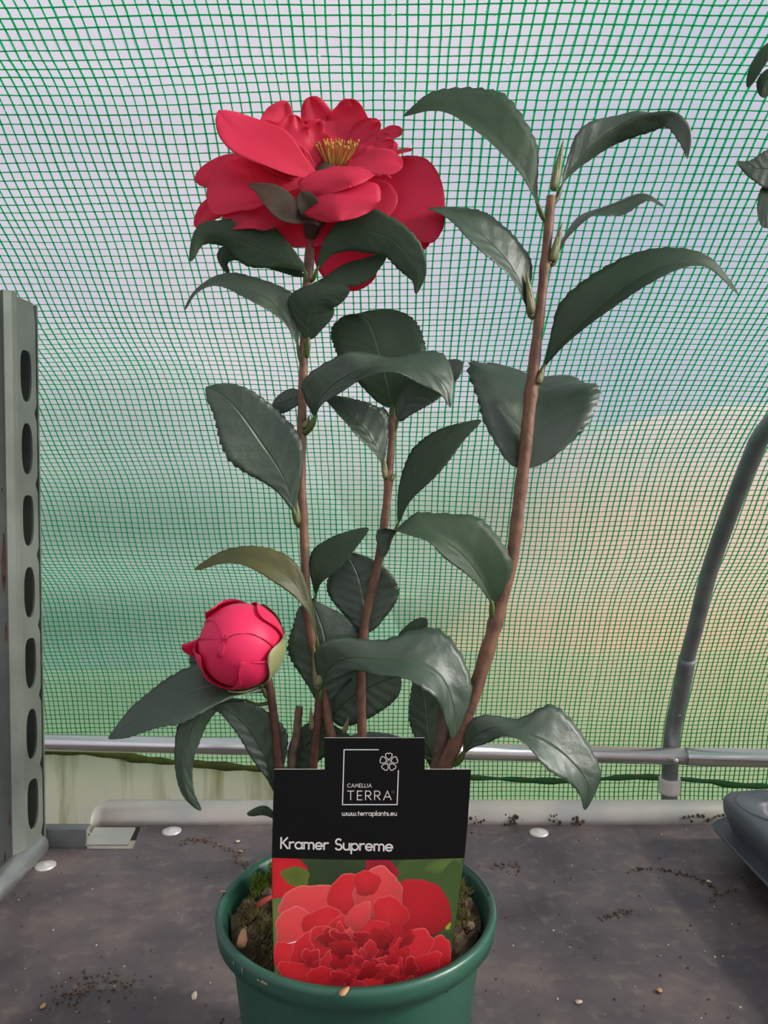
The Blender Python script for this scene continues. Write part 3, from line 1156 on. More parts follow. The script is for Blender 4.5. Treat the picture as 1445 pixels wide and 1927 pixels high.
def soil_h(r, a):
    x, y = r * math.cos(a), r * math.sin(a)
    dip = 0.015 * min(max((-y - 0.034) / 0.012, 0.0), 1.0) * min(max((0.066 - abs(x)) / 0.012, 0.0), 1.0)
    return SZ - dip + 0.006 * (1 - (r / 0.081) ** 2) + 0.0035 * math.sin(x * 190 + 1) * math.sin(y * 170) + 0.003 * math.sin(x * 330 + y * 210) + 0.0025 * math.sin(y * 420 - x * 120 + 2)


V_.append((PX, PY, SZ + 0.006))
for i in range(1, nr + 1):
    r = 0.0805 * i / nr
    for j in range(na):
        a = 2 * PI * j / na
        zz_ = soil_h(r, a) + random.uniform(-.0016, .0016) - (0.004 if i == nr else 0)
        rc = min(r, float(np.interp(zz_, [0.006, 0.115, 0.128, 0.137], [0.0645, 0.078, 0.0815, 0.0842])) - 0.0008)
        V_.append((PX + rc * math.cos(a), PY + rc * math.sin(a), zz_))
for j in range(na):
    F_.append((0, 1 + j, 1 + (j + 1) % na))
for i in range(nr - 1):
    for j in range(na):
        F_.append((1 + i * na + j, 1 + (i + 1) * na + j, 1 + (i + 1) * na + (j + 1) % na, 1 + i * na + (j + 1) % na))
mb.add(V_, F_)
comp = mb.build('compost_surface', 'compost')
tag(comp, 'dark crumbly potting compost with green moss inside the green pot', 'compost')
mb = MB()
for i in range(420):
    r = 0.0745 * math.sqrt(random.random())
    a = random.uniform(0, 2 * PI)
    rr = random.uniform(0.0012, 0.0042)
    if r * math.sin(a) < -0.042 and abs(r * math.cos(a)) < 0.062:
        continue
    V_, F_ = blobverts((PX + r * math.cos(a), PY + r * math.sin(a), soil_h(r, a) + rr * 0.3), rr, i, 6, 4, (1, 1, 0.8))
    mb.add(V_, F_)
stuff(mb.build('compost_crumbs', 'compost_crumb', comp, smooth=False))
for nm, mm, cnt, spots in (('moss_tufts', 'moss', 2400, ((-0.058, 0.036, 0.022), (-0.068, 0.022, 0.014), (-0.046, 0.052, 0.016))),
                           ('moss_tufts', 'moss_olive', 3200, ((-0.066, -0.012, 0.020), (0.066, 0.012, 0.022), (0.064, -0.014, 0.02), (-0.052, -0.034, 0.018), (0.060, 0.035, 0.016), (-0.03, 0.06, 0.02)))):
    mb = MB()
    for i in range(cnt):
        sx, sy, sr = random.choice(spots)
        q = random.gauss(0, 0.5)
        a = random.uniform(0, 2 * PI)
        x, y = sx + sr * q * math.cos(a), sy + sr * q * math.sin(a)
        r = math.hypot(x, y)
        if r > 0.0765:
            continue
        h = random.uniform(0.002, 0.006) * (1.2 - min(abs(q), 1) * 0.6)
        base = Vector((PX + x, PY + y, soil_h(r, math.atan2(y, x)) + 0.004 * max(0, 1 - abs(q))))
        dr = Vector((random.gauss(0, .6), random.gauss(0, .6), 1)).normalized()
        sd2 = dr.cross(Vector((random.random(), random.random(), 0.1))).normalized() * random.uniform(0.0003, 0.0006)
        mb.add([base - sd2, base + sd2, base + dr * h + sd2 * 0.4, base + dr * h - sd2 * 0.4], [(0, 1, 2, 3)])
    stuff(mb.build(nm, mm, comp, smooth=False))


def flake(name, c, size, matn, label, cat, seed, tilt=0.4, group=None, parent=None):
    rr = random.Random(seed)
    mb = MB()
    n = 9
    ax = Vector((rr.uniform(-1, 1), rr.uniform(-1, 1), rr.uniform(-tilt, tilt))).normalized()
    bx_ = ax.cross(Vector((0, 0, 1))).normalized()
    up = bx_.cross(ax).normalized()
    V_ = [c + up * size * 0.28, c + up * size * 0.12]
    for k in range(n):
        a = 2 * PI * k / n
        p = c + ax * size * math.cos(a) * rr.uniform(.7, 1.1) + bx_ * size * 0.62 * math.sin(a) * rr.uniform(.7, 1.1)
        V_ += [p + up * size * 0.10 * math.sin(2 * a) + up * 0.0004, p + up * size * 0.10 * math.sin(2 * a) - up * 0.0002]
    F_ = []
    for k in range(n):
        k2 = (k + 1) % n
        F_ += [(0, 2 + 2 * k, 2 + 2 * k2), (1, 3 + 2 * k2, 3 + 2 * k), (2 + 2 * k, 3 + 2 * k, 3 + 2 * k2, 2 + 2 * k2)]
    mb.add(V_, F_)
    o = mb.build(name, matn, parent)
    if label:
        tag(o, label, cat, group)
    return o


flake('fallen_petal', Vector((PX - 0.058, PY - 0.006, SZ + 0.011)), 0.009, 'fallen_petal', 'small orange-red petal scrap lying on the compost beside the label', 'petal', 3, 1.2)
flake('bark_chip', Vector((PX - 0.0665, PY - 0.045, SZ + 0.009)), 0.006, 'dry_flake', 'tan bark chip standing in the compost near the front rim', 'bark', 5, 1.5)
flake('dry_leaf_scrap', ben(411, 1682, RZ) + Vector((0.002, 0, 0.001)), 0.0045, 'dry_flake', 'orange dry scrap stuck on the left rim of the green pot', 'debris', 8, 0.8)

# ================================================================== LABEL CARD
lab_root = empty('plant_label', at(690, 1880, 0.433), 'black and red picture label standing in the green pot', 'label')


LA, LB_, LC_ = at(515, 1447, 0.4415), at(886, 1447, 0.4440), at(690, 1862, 0.4335)
LN = (LC_ - LA).cross(LB_ - LA).normalized()
if LN.dot(FW) < 0:
    LN = -LN
LQ = LA - CAM


def LAB(px, py, off=0.0):
    d_ = at(px, py, 1.0) - CAM
    return CAM + d_ * (LQ.dot(LN) / d_.dot(LN)) - LN * off


def redge(py):
    return float(np.interp(py, [1388, 1447, 1540, 1600, 1700, 1790, 1850, 1905], [886, 886, 880, 875, 862, 850, 843, 838]))


def ledge(py):
    return float(np.interp(py, [1388, 1447, 1600, 1720, 1850, 1905], [517, 516, 512, 512, 517, 520]))


mb = MB()
rows = [1388, 1400, 1417, 1432, 1447, 1470, 1500, 1540, 1580, 1612, 1650, 1690, 1730, 1770, 1810, 1850, 1866]
TH = 0.0010
NU = 12
prev = None
front = []
for y in rows:
    if y < 1447:
        l, r = 611, 799
    else:
        l, r = ledge(y), redge(y)
    front.append((y, l, r))
# top tongue
V_, F_ = [], []


def strip(rows_, lr, nu):
    b = len(V_)
    for y in rows_:
        l, r = lr(y)
        for i in range(nu + 1):
            V_.append(LAB(l + (r - l) * i / nu, y, TH))
        for i in range(nu + 1):
            V_.append(LAB(l + (r - l) * i / nu, y, 0))
    w2 = 2 * (nu + 1)
    for j in range(len(rows_) - 1):
        for i in range(nu):
            a = b + j * w2 + i
            F_.append(((a, a + w2, a + w2 + 1, a + 1), 0))
            a += nu + 1
            F_.append(((a, a + 1, a + w2 + 1, a + w2), 1))
        a = b + j * w2
        F_.append(((a, a + nu + 1, a + w2 + nu + 1, a + w2), 1))
        a = b + j * w2 + nu
        F_.append(((a, a + w2, a + w2 + nu + 1, a + nu + 1), 1))
    for i in range(nu):
        a = b + i
        F_.append(((a, a + 1, a + nu + 2, a + nu + 1), 1))


strip([1388, 1402, 1417, 1432, 1447], lambda y: (611, 799), 6)
strip(rows[4:], lambda y: (ledge(y), redge(y)), 12)
mb.v = [tuple(v) for v in V_]
mb.f = [f for f, _ in F_]
mb.m = [m for _, m in F_]
card = mb.build('card', ['card_black', 'card_white'], lab_root, smooth=False)


def ribbon(mb, pts, wpx, off, closed=False):
    pts = [Vector((x, y, 0)) for x, y in pts]
    n = len(pts)
    A_, B_ = [], []
    for i, p in enumerate(pts):
        if closed:
            a, b = pts[(i - 1) % n], pts[(i + 1) % n]
        else:
            a, b = pts[max(i - 1, 0)], pts[min(i + 1, n - 1)]
        d1 = (p - a).normalized() if (p - a).length > 1e-6 else (b - p).normalized()
        d2 = (b - p).normalized() if (b - p).length > 1e-6 else d1
        n1 = Vector((-d1.y, d1.x, 0))
        n2 = Vector((-d2.y, d2.x, 0))
        mm = (n1 + n2)
        mm = mm.normalized() if mm.length > 1e-3 else n1
        sc = 1 / max(0.5, mm.dot(n1))
        ext = Vector((0, 0, 0))
        if not closed and i == 0:
            ext = -d2 * wpx * 0.35
        if not closed and i == n - 1:
            ext = d1 * wpx * 0.35
        A_.append(p + ext + mm * wpx * 0.5 * sc)
        B_.append(p + ext - mm * wpx * 0.5 * sc)
    V_ = [LAB(q.x, q.y, off) for q in A_] + [LAB(q.x, q.y, off) for q in B_]
    F_ = [(i, i + 1, n + i + 1, n + i) for i in range(n - 1)]
    if closed:
        F_.append((n - 1, 0, n, 2 * n - 1))
    mb.add(V_, F_)


def arc(cx, cy_, rx, ry, a0, a1, n=12):
    return [(cx + rx * math.cos(math.radians(a0 + (a1 - a0) * i / n)), cy_ + ry * math.sin(math.radians(a0 + (a1 - a0) * i / n))) for i in range(n + 1)]


XH = 0.60
GL = {
    'C': (.80, [arc(.46, .5, .46, .5, 48, 312, 18)]),
    'A': (.80, [[(0, 0), (.40, 1), (.80, 0)], [(.15, .33), (.65, .33)]]),
    'M': (.86, [[(0, 0), (.10, 1), (.43, .32), (.76, 1), (.86, 0)]]),
    'E': (.50, [[(.50, 1), (0, 1), (0, 0), (.50, 0)], [(0, .5), (.44, .5)]]),
    'L': (.46, [[(0, 1), (0, 0), (.46, 0)]]),
    'I': (.04, [[(.02, 0), (.02, 1)]]),
    'T': (.66, [[(0, 1), (.66, 1)], [(.33, 1), (.33, 0)]]),
    'R': (.58, [[(0, 0), (0, 1)] + arc(.30, .73, .26, .27, 90, -90, 10) + [(0, .46)], [(.24, .46), (.58, 0)]]),
    'K': (.60, [[(0, 0), (0, 1)], [(.56, 1), (.02, .42)], [(.16, .56), (.60, 0)]]),
    'S': (.56, [arc(.28, .74, .25, .26, 40, 250, 12) + arc(.28, .25, .28, .26, 70, -150, 12)]),
    'r': (.34, [[(0, 0), (0, XH)], arc(.28, .32, .28, .28, 180, 70, 8)]),
    'a': (.62, [arc(.30, .30, .30, .30, 0, 360, 20), [(.61, 0), (.61, XH)]]),
    'm': (.86, [[(0, 0), (0, XH)], arc(.215, .38, .215, .22, 180, 0, 10) + [(.43, 0)], arc(.645, .38, .215, .22, 180, 0, 10) + [(.86, 0)]]),
    'e': (.60, [[(0.02, .30), (.58, .30)] + arc(.30, .30, .30, .30, 0, 318, 18)]),
    'u': (.52, [[(0, XH), (0, .26)] + arc(.26, .26, .26, .26, 180, 360, 10) + [(.52, XH)], [(.52, .26), (.52, 0)]]),
    'p': (.62, [arc(.32, .30, .30, .30, 0, 360, 20), [(0.01, XH), (0.01, -.34)]]),
    'w': (.86, [[(0, XH), (0, .2)] + arc(.215, .21, .215, .21, 180, 360, 8) + [(.43, XH)], [(.43, .2)] + arc(.645, .21, .215, .21, 180, 360, 8) + [(.86, XH)]]),
    '.': (.08, [[(.02, .0), (.06, .0)]]),
    't': (.34, [[(.15, .85), (.15, 0)], [(0, XH), (.34, XH)]]),
    'l': (.04, [[(.02, 0), (.02, 1.0)]]),
    'n': (.52, [[(0, 0), (0, XH)], arc(.26, .34, .26, .26, 180, 0, 10) + [(.52, 0)]]),
    's': (.40, [arc(.20, .44, .18, .16, 35, 250, 8) + arc(.20, .155, .20, .155, 70, -145, 8)]),
}


def text(name, s, x0, y0, x1, y1, h, wpx, gap, matn='print_white', parent=None):
    """baseline runs from (x0,y0) to (x1,y1); letters are scaled to fill it exactly"""
    tot = sum(GL[c][0] if c != ' ' else 0.34 for c in s) + gap * (len(s) - 1)
    L = math.hypot(x1 - x0, y1 - y0)
    sx = L / tot
    dx, dy = (x1 - x0) / L, (y1 - y0) / L
    mb = MB()
    pen = 0.0
    for c in s:
        if c == ' ':
            pen += 0.34 + gap
            continue
        wd, strokes = GL[c]
        for st in strokes:
            pts = []
            for gx, gy in st:
                X = (pen + gx) * sx
                Y = gy * h
                pts.append((x0 + dx * X + dy * Y, y0 + dy * X - dx * Y))
            ribbon(mb, pts, wpx, TH + 0.00015)
        pen += wd + gap
    return mb.build(name, matn, parent, smooth=False)


text('variety_lettering', 'Kramer Supreme', 529, 1595, 738, 1600, 20, 3.1, 0.17, parent=card)
text('brand_lettering', 'TERRA', 654, 1504, 736, 1504, 16.5, 1.7, 0.36, parent=card)
text('genus_lettering', 'CAMELLIA', 654, 1480.5, 699, 1480.5, 6.6, 1.0, 0.28, parent=card)
text('web_lettering', 'www.terraplants.eu', 644, 1533.5, 746, 1533.5, 8.6, 1.45, 0.20, parent=card)
mb = MB()
ribbon(mb, [(712, 1410), (647.5, 1410), (644.5, 1513), (747, 1513), (749.5, 1449)], 1.9, TH + 0.00015)
mb.build('logo_frame', 'print_white', card, smooth=False)
mb = MB()
fx, fy = 731.5, 1433
for k in range(5):
    a = math.radians(90 + 72 * k)
    c, s = math.cos(a), math.sin(a)
    pet = []
    for u, r in ((-0.36, 5.5), (-0.55, 11.5), (-0.42, 16), (-0.14, 17.2), (0, 15.8), (0.14, 17.2), (0.42, 16), (0.55, 11.5), (0.36, 5.5)):
        aa = a + u * 0.95
        pet.append((fx + r * math.cos(aa), fy - r * math.sin(aa)))
    ribbon(mb, pet, 1.35, TH + 0.00015, closed=True)
for k in range(6):
    a = math.radians(60 * k + 15)
    ribbon(mb, [(fx + 2.6 * math.cos(a), fy + 2.6 * math.sin(a)), (fx + 4.6 * math.cos(a), fy + 4.6 * math.sin(a))], 1.1, TH + 0.00015)
mb.build('logo_flower', 'print_white', card, smooth=False)
mb = MB()
ribbon(mb, arc(739.5, 1489, 2.2, 2.2, 0, 330, 10), 1.0, TH + 0.00015, closed=True)
mb.build('trade_mark', 'print_grey', card, smooth=False)

# printed picture: flat inked shapes
pic = MB()
layer = [0]


def ink_poly(pts, cc, ce, inset=0.72, mid=None, dirs=0.0):
    """fan polygon with a centre colour, an inner ring and an edge colour"""
    layer[0] += 1
    off = TH + 0.00006 + layer[0] * 0.000006
    n = len(pts)
    cx = sum(p[0] for p in pts) / n
    cyy = sum(p[1] for p in pts) / n

    def cl(p):
        return (min(max(p[0], ledge(p[1]) + 0.5), redge(p[1]) - 0.5), min(max(p[1], 1613 + 4 * math.sin((p[0] - 515) / 371 * PI)), 1865))
    V_ = [LAB(*cl((cx, cyy)), off)]
    for p in pts:
        V_.append(LAB(*cl((cx + (p[0] - cx) * inset, cyy + (p[1] - cyy) * inset)), off))
    for p in pts:
        V_.append(LAB(*cl(p), off))
    F_ = [(0, 1 + k, 1 + (k + 1) % n) for k in range(n)] + [(1 + k, 1 + n + k, 1 + n + (k + 1) % n, 1 + (k + 1) % n) for k in range(n)]
    b = pic.add(V_, F_)
    mid = mid or tuple(0.5 * (a + b_) for a, b_ in zip(cc, ce))
    pic.col[b] = cc
    ys = [p[1] for p in pts]
    y0_, y1_ = min(ys), max(ys)
    for k in range(n):
        g = (pts[k][1] - y0_) / max(y1_ - y0_, 1)
        dk = 1.0 - dirs * g
        pic.col[b + 1 + k] = tuple(q * (1.0 - 0.6 * dirs * g) for q in mid)
        pic.col[b + 1 + n + k] = tuple(q * dk for q in ce)


def blob2(cx, cy_, rx, ry, rot=0, ruf=0.10, seed=0, n=32):
    rr = random.Random(seed)
    p1, p2 = rr.uniform(0, 6), rr.uniform(0, 6)
    out = []
    for k in range(n):
        a = 2 * PI * k / n
        q = 1 + ruf * math.sin(3 * a + p1) + ruf * 0.7 * math.sin(5 * a + p2) + ruf * 0.35 * math.sin(11 * a + p1)
        x, y = rx * q * math.cos(a), ry * q * math.sin(a)
        c, s = math.cos(rot), math.sin(rot)
        out.append((cx + x * c - y * s, cy_ + x * s + y * c))
    return out


G1, G2, G3 = (0.022, 0.040, 0.014), (0.045, 0.085, 0.020), (0.10, 0.17, 0.035)
bgp = [(ledge(y), y) for y in range(1612, 1866, 11)] + [(redge(y), y) for y in range(1865, 1611, -11)]
top_ = [(ledge(1612) + (redge(1612) - ledge(1612)) * i / 12, 1612) for i in range(11, 0, -1)]
ink_poly(bgp + top_, G1, (0.035, 0.065, 0.016))
ink_poly(blob2(640, 1650, 75, 40, 0.3, .05, 1), G1, (0.03, 0.055, 0.016))
ink_poly(blob2(800, 1640, 75, 36, -0.3, .06, 2), G2, (0.055, 0.105, 0.024))
ink_poly(blob2(835, 1625, 40, 14, -0.3, .06, 12), G3, (0.06, 0.10, 0.024))
ink_poly(blob2(845, 1690, 30, 70, 0.2, .06, 3), (0.05, 0.10, 0.022), G2)
ink_poly(blob2(868, 1760, 14, 60, 0.1, .06, 4), G2, (0.03, 0.06, 0.02))
ink_poly(blob2(835, 1850, 40, 40, 0.1, .06, 5), G1, (0.02, 0.035, 0.012))
ink_poly([(512, 1612), (563, 1613), (580, 1632), (560, 1680), (545, 1692), (512, 1690)], (0.60, 0.012, 0.02), (0.42, 0.008, 0.014))
ink_poly(blob2(557, 1648, 27, 19, 0.25, .08, 6), (0.07, 0.12, 0.018), (0.13, 0.14, 0.02))
ink_poly([(512, 1690), (535, 1686), (552, 1700), (540, 1720), (524, 1740), (524, 1850), (512, 1850)], (0.16, 0.20, 0.05), (0.10, 0.14, 0.035))
ink_poly(blob2(715, 1637, 32, 26, 0.2, .10, 7), (0.20, 0.006, 0.014), (0.36, 0.008, 0.022))
ink_poly(blob2(842, 1740, 6, 8, 0.2, .10, 27), (0.42, 0.42, 0.03), (0.22, 0.26, 0.03))
RD, RM, RP = (0.42, 0.010, 0.016), (0.60, 0.022, 0.030), (0.78, 0.11, 0.10)
DK = (0.22, 0.006, 0.012)
pl_ = [(590, 1706, 66, 45, -0.15, 0.05, RP, 'p'), (788, 1712, 58, 60, 0.3, 0.05, (0.46, 0.010, 0.018), 'd'), (655, 1688, 38, 50, 0.5, 0.06, RM, 'm'), (712, 1682, 47, 50, 0.2, 0.07, RP, 'p'),
       (690, 1660, 26, 24, 0.0, 0.08, RM, 'm'), (560, 1752, 44, 46, 0.1, 0.07, RM, 'p'), (612, 1738, 45, 32, 0.0, 0.06, RM, 'm'), (732, 1720, 34, 36, 0.2, 0.08, RM, 'm'),
       (540, 1800, 26, 34, 0.1, 0.10, RM, 'm'), (590, 1800, 46, 52, 0.2, 0.08, RD, 'm'), (640, 1775, 58, 42, 0.0, 0.09, RM, 'm'), (652, 1745, 40, 24, -0.2, 0.10, RP, 'm'),
       (640, 1737, 17, 13, 0.0, 0.10, RM, 'm'), (700, 1752, 34, 26, 0.2, 0.10, RM, 'm'), (780, 1795, 58, 42, -0.4, 0.10, RM, 'm'), (826, 1800, 24, 40, 0.2, 0.10, RD, 'm'),
       (690, 1800, 40, 36, 0.2, 0.12, RM, 'm'), (735, 1775, 32, 36, 0.4, 0.13, RD, 'd'), (722, 1765, 18, 18, 0.0, 0.14, DK, 'd'), (752, 1790, 20, 24, 0.5, 0.14, RD, 'm'),
       (727, 1800, 14, 12, 0.5, 0.14, DK, 'd'), (800, 1815, 34, 22, -0.5, 0.12, RD, 'm'), (640, 1812, 36, 30, 0.3, 0.10, RM, 'm'), (560, 1832, 40, 24, 0.2, 0.10, RM, 'm'),
       (612, 1842, 34, 26, 0.1, 0.10, RD, 'm'), (660, 1845, 34, 22, -0.4, 0.12, RM, 'm'), (712, 1832, 36, 28, 0.2, 0.12, RD, 'm'), (760, 1842, 34, 28, -0.3, 0.12, RD, 'd'), (700, 1858, 30, 20, 0, 0.1, RM, 'm'),
       (745, 1818, 12, 20, 0.2, 0.14, RM, 'm'), (810, 1840, 28, 18, 0.0, 0.12, (0.30, 0.008, 0.014), 'd'), (590, 1862, 70, 20, 0.0, 0.05, RD, 'd'), (675, 1722, 20, 30, 0.7, .08, RP, 'p')]
for i, (cx, cyy, rx, ry, ro, rf, cc, k) in enumerate(pl_):
    ed = {'p': (0.84, 0.20, 0.18), 'm': (0.76, 0.13, 0.12), 'd': (0.52, 0.02, 0.03)}[k]
    mid = {'p': (0.76, 0.075, 0.075), 'm': (0.62, 0.018, 0.026), 'd': cc}[k]
    ink_poly(blob2(cx, cyy, rx, ry, ro, rf, 40 + i, 40), cc if k != 'p' else (0.70, 0.05, 0.055), ed, 0.92, mid, 0.75)
rq = random.Random(11)
for i in range(34):
    cx, cyy = rq.gauss(700, 68), rq.uniform(1752, 1862)
    if not 535 < cx < 835:
        continue
    k = rq.choice('mmmd')
    cc = rq.choice([RM, RD, RD, (0.52, 0.014, 0.022)])
    ed = {'m': (0.78, 0.15, 0.14), 'd': (0.50, 0.03, 0.035)}[k]
    ink_poly(blob2(cx, cyy, rq.uniform(10, 24), rq.uniform(9, 20), rq.uniform(-.7, .7), 0.17, 200 + i, 36), tuple(0.6 * q for q in cc), ed, 0.84, cc, 0.8)
ink_poly([(540, 1773), (553, 1770), (559, 1767), (556, 1771), (548, 1773)], (0.9, 0.85, 0.8), (0.9, 0.85, 0.8))
pic.build('printed_picture', 'print_ink', card, smooth=False)
flake('flower_scrap', ben(647, 1866, RZ + 0.001), 0.0042, 'dry_flake', 'tiny brown dried scrap on the front rim of the green pot', 'debris', 19, 1.4)

# ================================================================== CAMELLIA
cam_root = empty('camellia_plant', (PX, PY, SZ), 'tall camellia with one open red flower and one round red bud', 'plant')


def stem(pts, rad, matn='bark', name='stem', parent=None, nseg=60, t0=T0, nodes=()):
    mb = MB()
    ps = [P(*p, t0=t0) if len(p) > 2 else P(p[0], p[1], 0, t0=t0) for p in pts]
    c = crom(ps, nseg)
    rr = []
    for i in range(nseg):
        r = np.interp(i / (nseg - 1), np.linspace(0, 1, len(rad)), rad)
        py = 963.5 - FPX * ((c[i] - CAM).dot(UP) / (c[i] - CAM).dot(FW))
        for ny in nodes:
            r *= 1 + 0.28 * math.exp(-((py - ny) / 7.0) ** 2)
        rr.append(r * KPX * (1 + 0.05 * math.sin(i * 1.7) + 0.03 * math.sin(i * 4.1)))
    tube(mb, c, rr, 11)
    return mb.build(name, matn, parent or cam_root)


stem([(650, 1660, 0), (640, 1480, 0), (622, 1380, 2), (602, 1280, 2), (585, 1190, 0), (576, 1110, 0), (572, 1010, 0), (567, 900, 0), (568, 790, 0), (571, 690, 0), (574, 600, 2), (580, 515, 2), (585, 440, 2)],
     [13, 11, 10, 9.5, 9, 8.5, 8.2, 8.6, 8.5, 8.6, 8, 9.5, 9], nodes=(985, 825, 680))
stem([(690, 1660, 12), (685, 1480, 14), (680, 1330, 18), (683, 1200, 20), (702, 1100, 20), (715, 1040, 20), (727, 950, 20), (733, 880, 20), (738, 815, 20), (740, 770, 22)],
     [11, 10, 9, 9, 8.8, 8.6, 8.8, 8.0, 7.5, 7], nodes=(905, 800))
stem([(800, 1640, -6), (828, 1470, -5), (862, 1385, -4), (895, 1295, -2), (930, 1180, 0), (963, 1050, 0), (977, 940, 0), (988, 850, 0), (1000, 730, 0), (1010, 640, 0), (1021, 540, 0), (1030, 450, 0), (1037, 370, 0)],
     [19, 17, 15, 14, 14, 12.5, 12.5, 12, 12, 11, 9.5, 9, 9], nodes=(1170, 735, 600, 495))
stem([(560, 1620, -6), (535, 1500, -8), (524, 1440, -8), (517, 1360, -8), (507, 1295, -10), (500, 1270, -12)], [9, 9, 9, 8.5, 8, 9], 'young_bark')
stem([(575, 1620, 0), (550, 1460, 0), (557, 1390, 0), (563, 1330, 0)], [8, 8, 7.5, 7.5], 'old_bark', 'cut_stub')
stem([(600, 1620, -12), (590, 1450, -12), (596, 1370, -12), (600, 1300, -12), (596, 1262, -12)], [8, 8, 7.5, 7.5, 6], 'young_bark')
stem([(790, 1640, 4), (822, 1460, 8), (832, 1390, 10), (842, 1300, 12), (848, 1212, 14)], [17, 17, 15, 11, 9], 'old_bark', 'cut_stub')
tp2 = MB()
V_, F_ = blobverts(P(849, 1213, 13), 10 * KPX, 4, 8, 5, (1, 1, .5))
tp2.add(V_, F_)
tp2.build('cut_end', 'dry_flake', cam_root)

C = cam_root
UNB = ('leaf_top', 'leaf_under')
# --- right stem
leaf(C, [(1012, 385, -6), (985, 335, -12), (945, 288, -16), (890, 238, -14), (825, 208, -6), (758, 219, 0)],
     [(0, (22, -12, 8)), (.25, (62, -62, 18)), (.5, (45, -92, 22)), (.8, (5, -60, 12)), (1, (0, -20, 0))], [(0, (-8, 6, -26)), (.5, (-14, 16, -46)), (1, (0, 10, -16))], stem=(1031, 420, 0), seed=1, pr=3.4)
leaf(C, [(1056, 352, 4), (1068, 325, 6), (1112, 277, 6), (1172, 232, 4), (1228, 212, 0), (1275, 214, -2), (1301, 250, -4), (1294, 299, -4)],
     [(0, (-10, -16, -6)), (.25, (-36, -30, -12)), (.5, (-8, -18, 16)), (.7, (4, -6, 46)), (1, (6, -2, 10))], [(0, (8, 6, 26)), (.3, (12, 10, 40)), (.55, (10, 26, 26)), (.8, (-34, 26, 6)), (1, (-12, 4, 0))], stem=(1038, 385, 0), seed=2, pr=3.4)
leaf(C, [(1050, 478, 2), (1066, 445, 4), (1105, 405, 10), (1160, 383, 14), (1212, 366, 12), (1250, 388, 8)],
     [(0, (-4, -4, 20)), (.5, (-4, -12, 40)), (1, (4, -8, 10))], [(0, (4, 4, -16)), (.3, (8, 8, -20)), (.6, (10, 30, -12)), (1, (-4, 10, -4))], stem=(1036, 500, 0), seed=3)
leaf(C, [(993, 580, -4), (972, 520, -14), (935, 470, -22), (885, 426, -26), (840, 400, -24), (804, 391, -20)],
     [(0, (-12, 10, -18)), (.5, (-26, 26, -34)), (1, (-6, 12, -10))], [(0, (20, -6, 20)), (.3, (46, -28, 30)), (.6, (36, -36, 34)), (1, (0, -8, 10))], stem=(1003, 598, 0), seed=4, pr=3.2)
leaf(C, [(1022, 692, 0), (1056, 646, -10), (1118, 586, -20), (1190, 530, -24), (1262, 497, -20), (1330, 503, -12), (1391, 556, -6)],
     [(0, (8, 6, -24)), (.5, (14, 18, -44)), (1, (-6, 8, -14))], [(0, (-18, -18, 10)), (.22, (-50, -52, 20)), (.5, (-22, -50, 24)), (.8, (8, -34, 14)), (1, (6, -10, 0))], stem=(1004, 735, 0), seed=5, pr=4.2)
leaf(C, [(982, 884, 6), (990, 830, 18), (998, 775, 42), (1003, 730, 78), (1004, 708, 120), (1000, 714, 150)],
     [(0, (-70, -8, -6)), (.28, (-102, -40, -10)), (.52, (-130, -62, -6)), (.8, (-122, -40, 0)), (1, (-90, -20, 10))], [(0, (96, -4, -4)), (.28, (124, -12, -8)), (.52, (132, -20, -4)), (.8, (116, 8, 0)), (1, (80, 4, 10))], stem=(985, 905, 4), prof=prof_round, seed=6)
leaf(C, [(925, 1134, -10), (908, 1096, -24), (872, 1048, -36), (822, 1012, -44), (768, 1000, -46), (738, 1006, -44), (720, 1050, -42)],
     [(0, (78, -4, 8)), (.18, (92, -22, 14)), (.42, (62, -54, 18)), (.62, (0, -44, 20)), (.8, (12, -14, 18)), (1, (22, 10, 0))], [(0, (-16, 4, -18)), (.4, (-16, 18, -34)), (.62, (-6, 8, -30)), (.82, (-40, -14, -6)), (1, (-24, -4, 0))], stem=(929, 1180, 0), seed=7, pr=4.4)
leaf(C, [(872, 1418, -16), (890, 1390, -28), (925, 1370, -40), (965, 1374, -48), (1020, 1392, -54), (1070, 1428, -56), (1104, 1475, -54), (1101, 1525, -50)],
     [(0, (-18, -16, 6)), (.15, (-26, -34, 10)), (.32, (6, -16, 22)), (.52, (22, -56, 44)), (.8, (44, -18, 24)), (1, (14, 4, 0))], [(0, (12, 12, -10)), (.15, (20, 24, -14)), (.32, (0, 10, -24)), (.55, (-18, 34, -40)), (.8, (-28, 18, -20)), (1, (-10, 0, 0))], stem=(850, 1438, -6), seed=8, pr=4.2)
# --- left stem, crown under the flower
leaf(C, [(575, 512, -8), (530, 486, -22), (470, 462, -36), (412, 442, -44), (375, 448, -46), (357, 493, -46)],
     [(0, (24, -22, 0)), (.35, (10, -62, -4)), (.65, (-4, -26, -6)), (1, (-10, -8, 0))], [(0, (-20, 10, 4)), (.35, (-18, 34, 6)), (.65, (4, 18, 10)), (1, (14, 2, 4))], stem=(580, 535, 0), seed=9)
leaf(C, [(572, 518, 14), (525, 494, 24), (470, 478, 30), (432, 474, 32), (416, 488, 32), (430, 517, 32)],
     [(0, (0, -22, 6)), (.6, (-8, -22, 6)), (1, (-4, 0, 0))], [(0, (0, 24, 0)), (.6, (18, 22, 0)), (1, (8, 0, 0))], stem=(580, 530, 4), seed=10)
leaf(C, [(596, 508, -14), (622, 462, -30), (670, 436, -40), (728, 446, -42), (766, 480, -40), (788, 518, -36), (783, 554, -34)],
     [(0, (10, 14, 6)), (.4, (2, 38, 8)), (.7, (-22, 24, 8)), (1, (-8, 0, 0))], [(0, (-14, -16, -4)), (.4, (-6, -44, -8)), (.7, (26, -26, -6)), (1, (8, 0, 0))], stem=(583, 530, 0), seed=11)
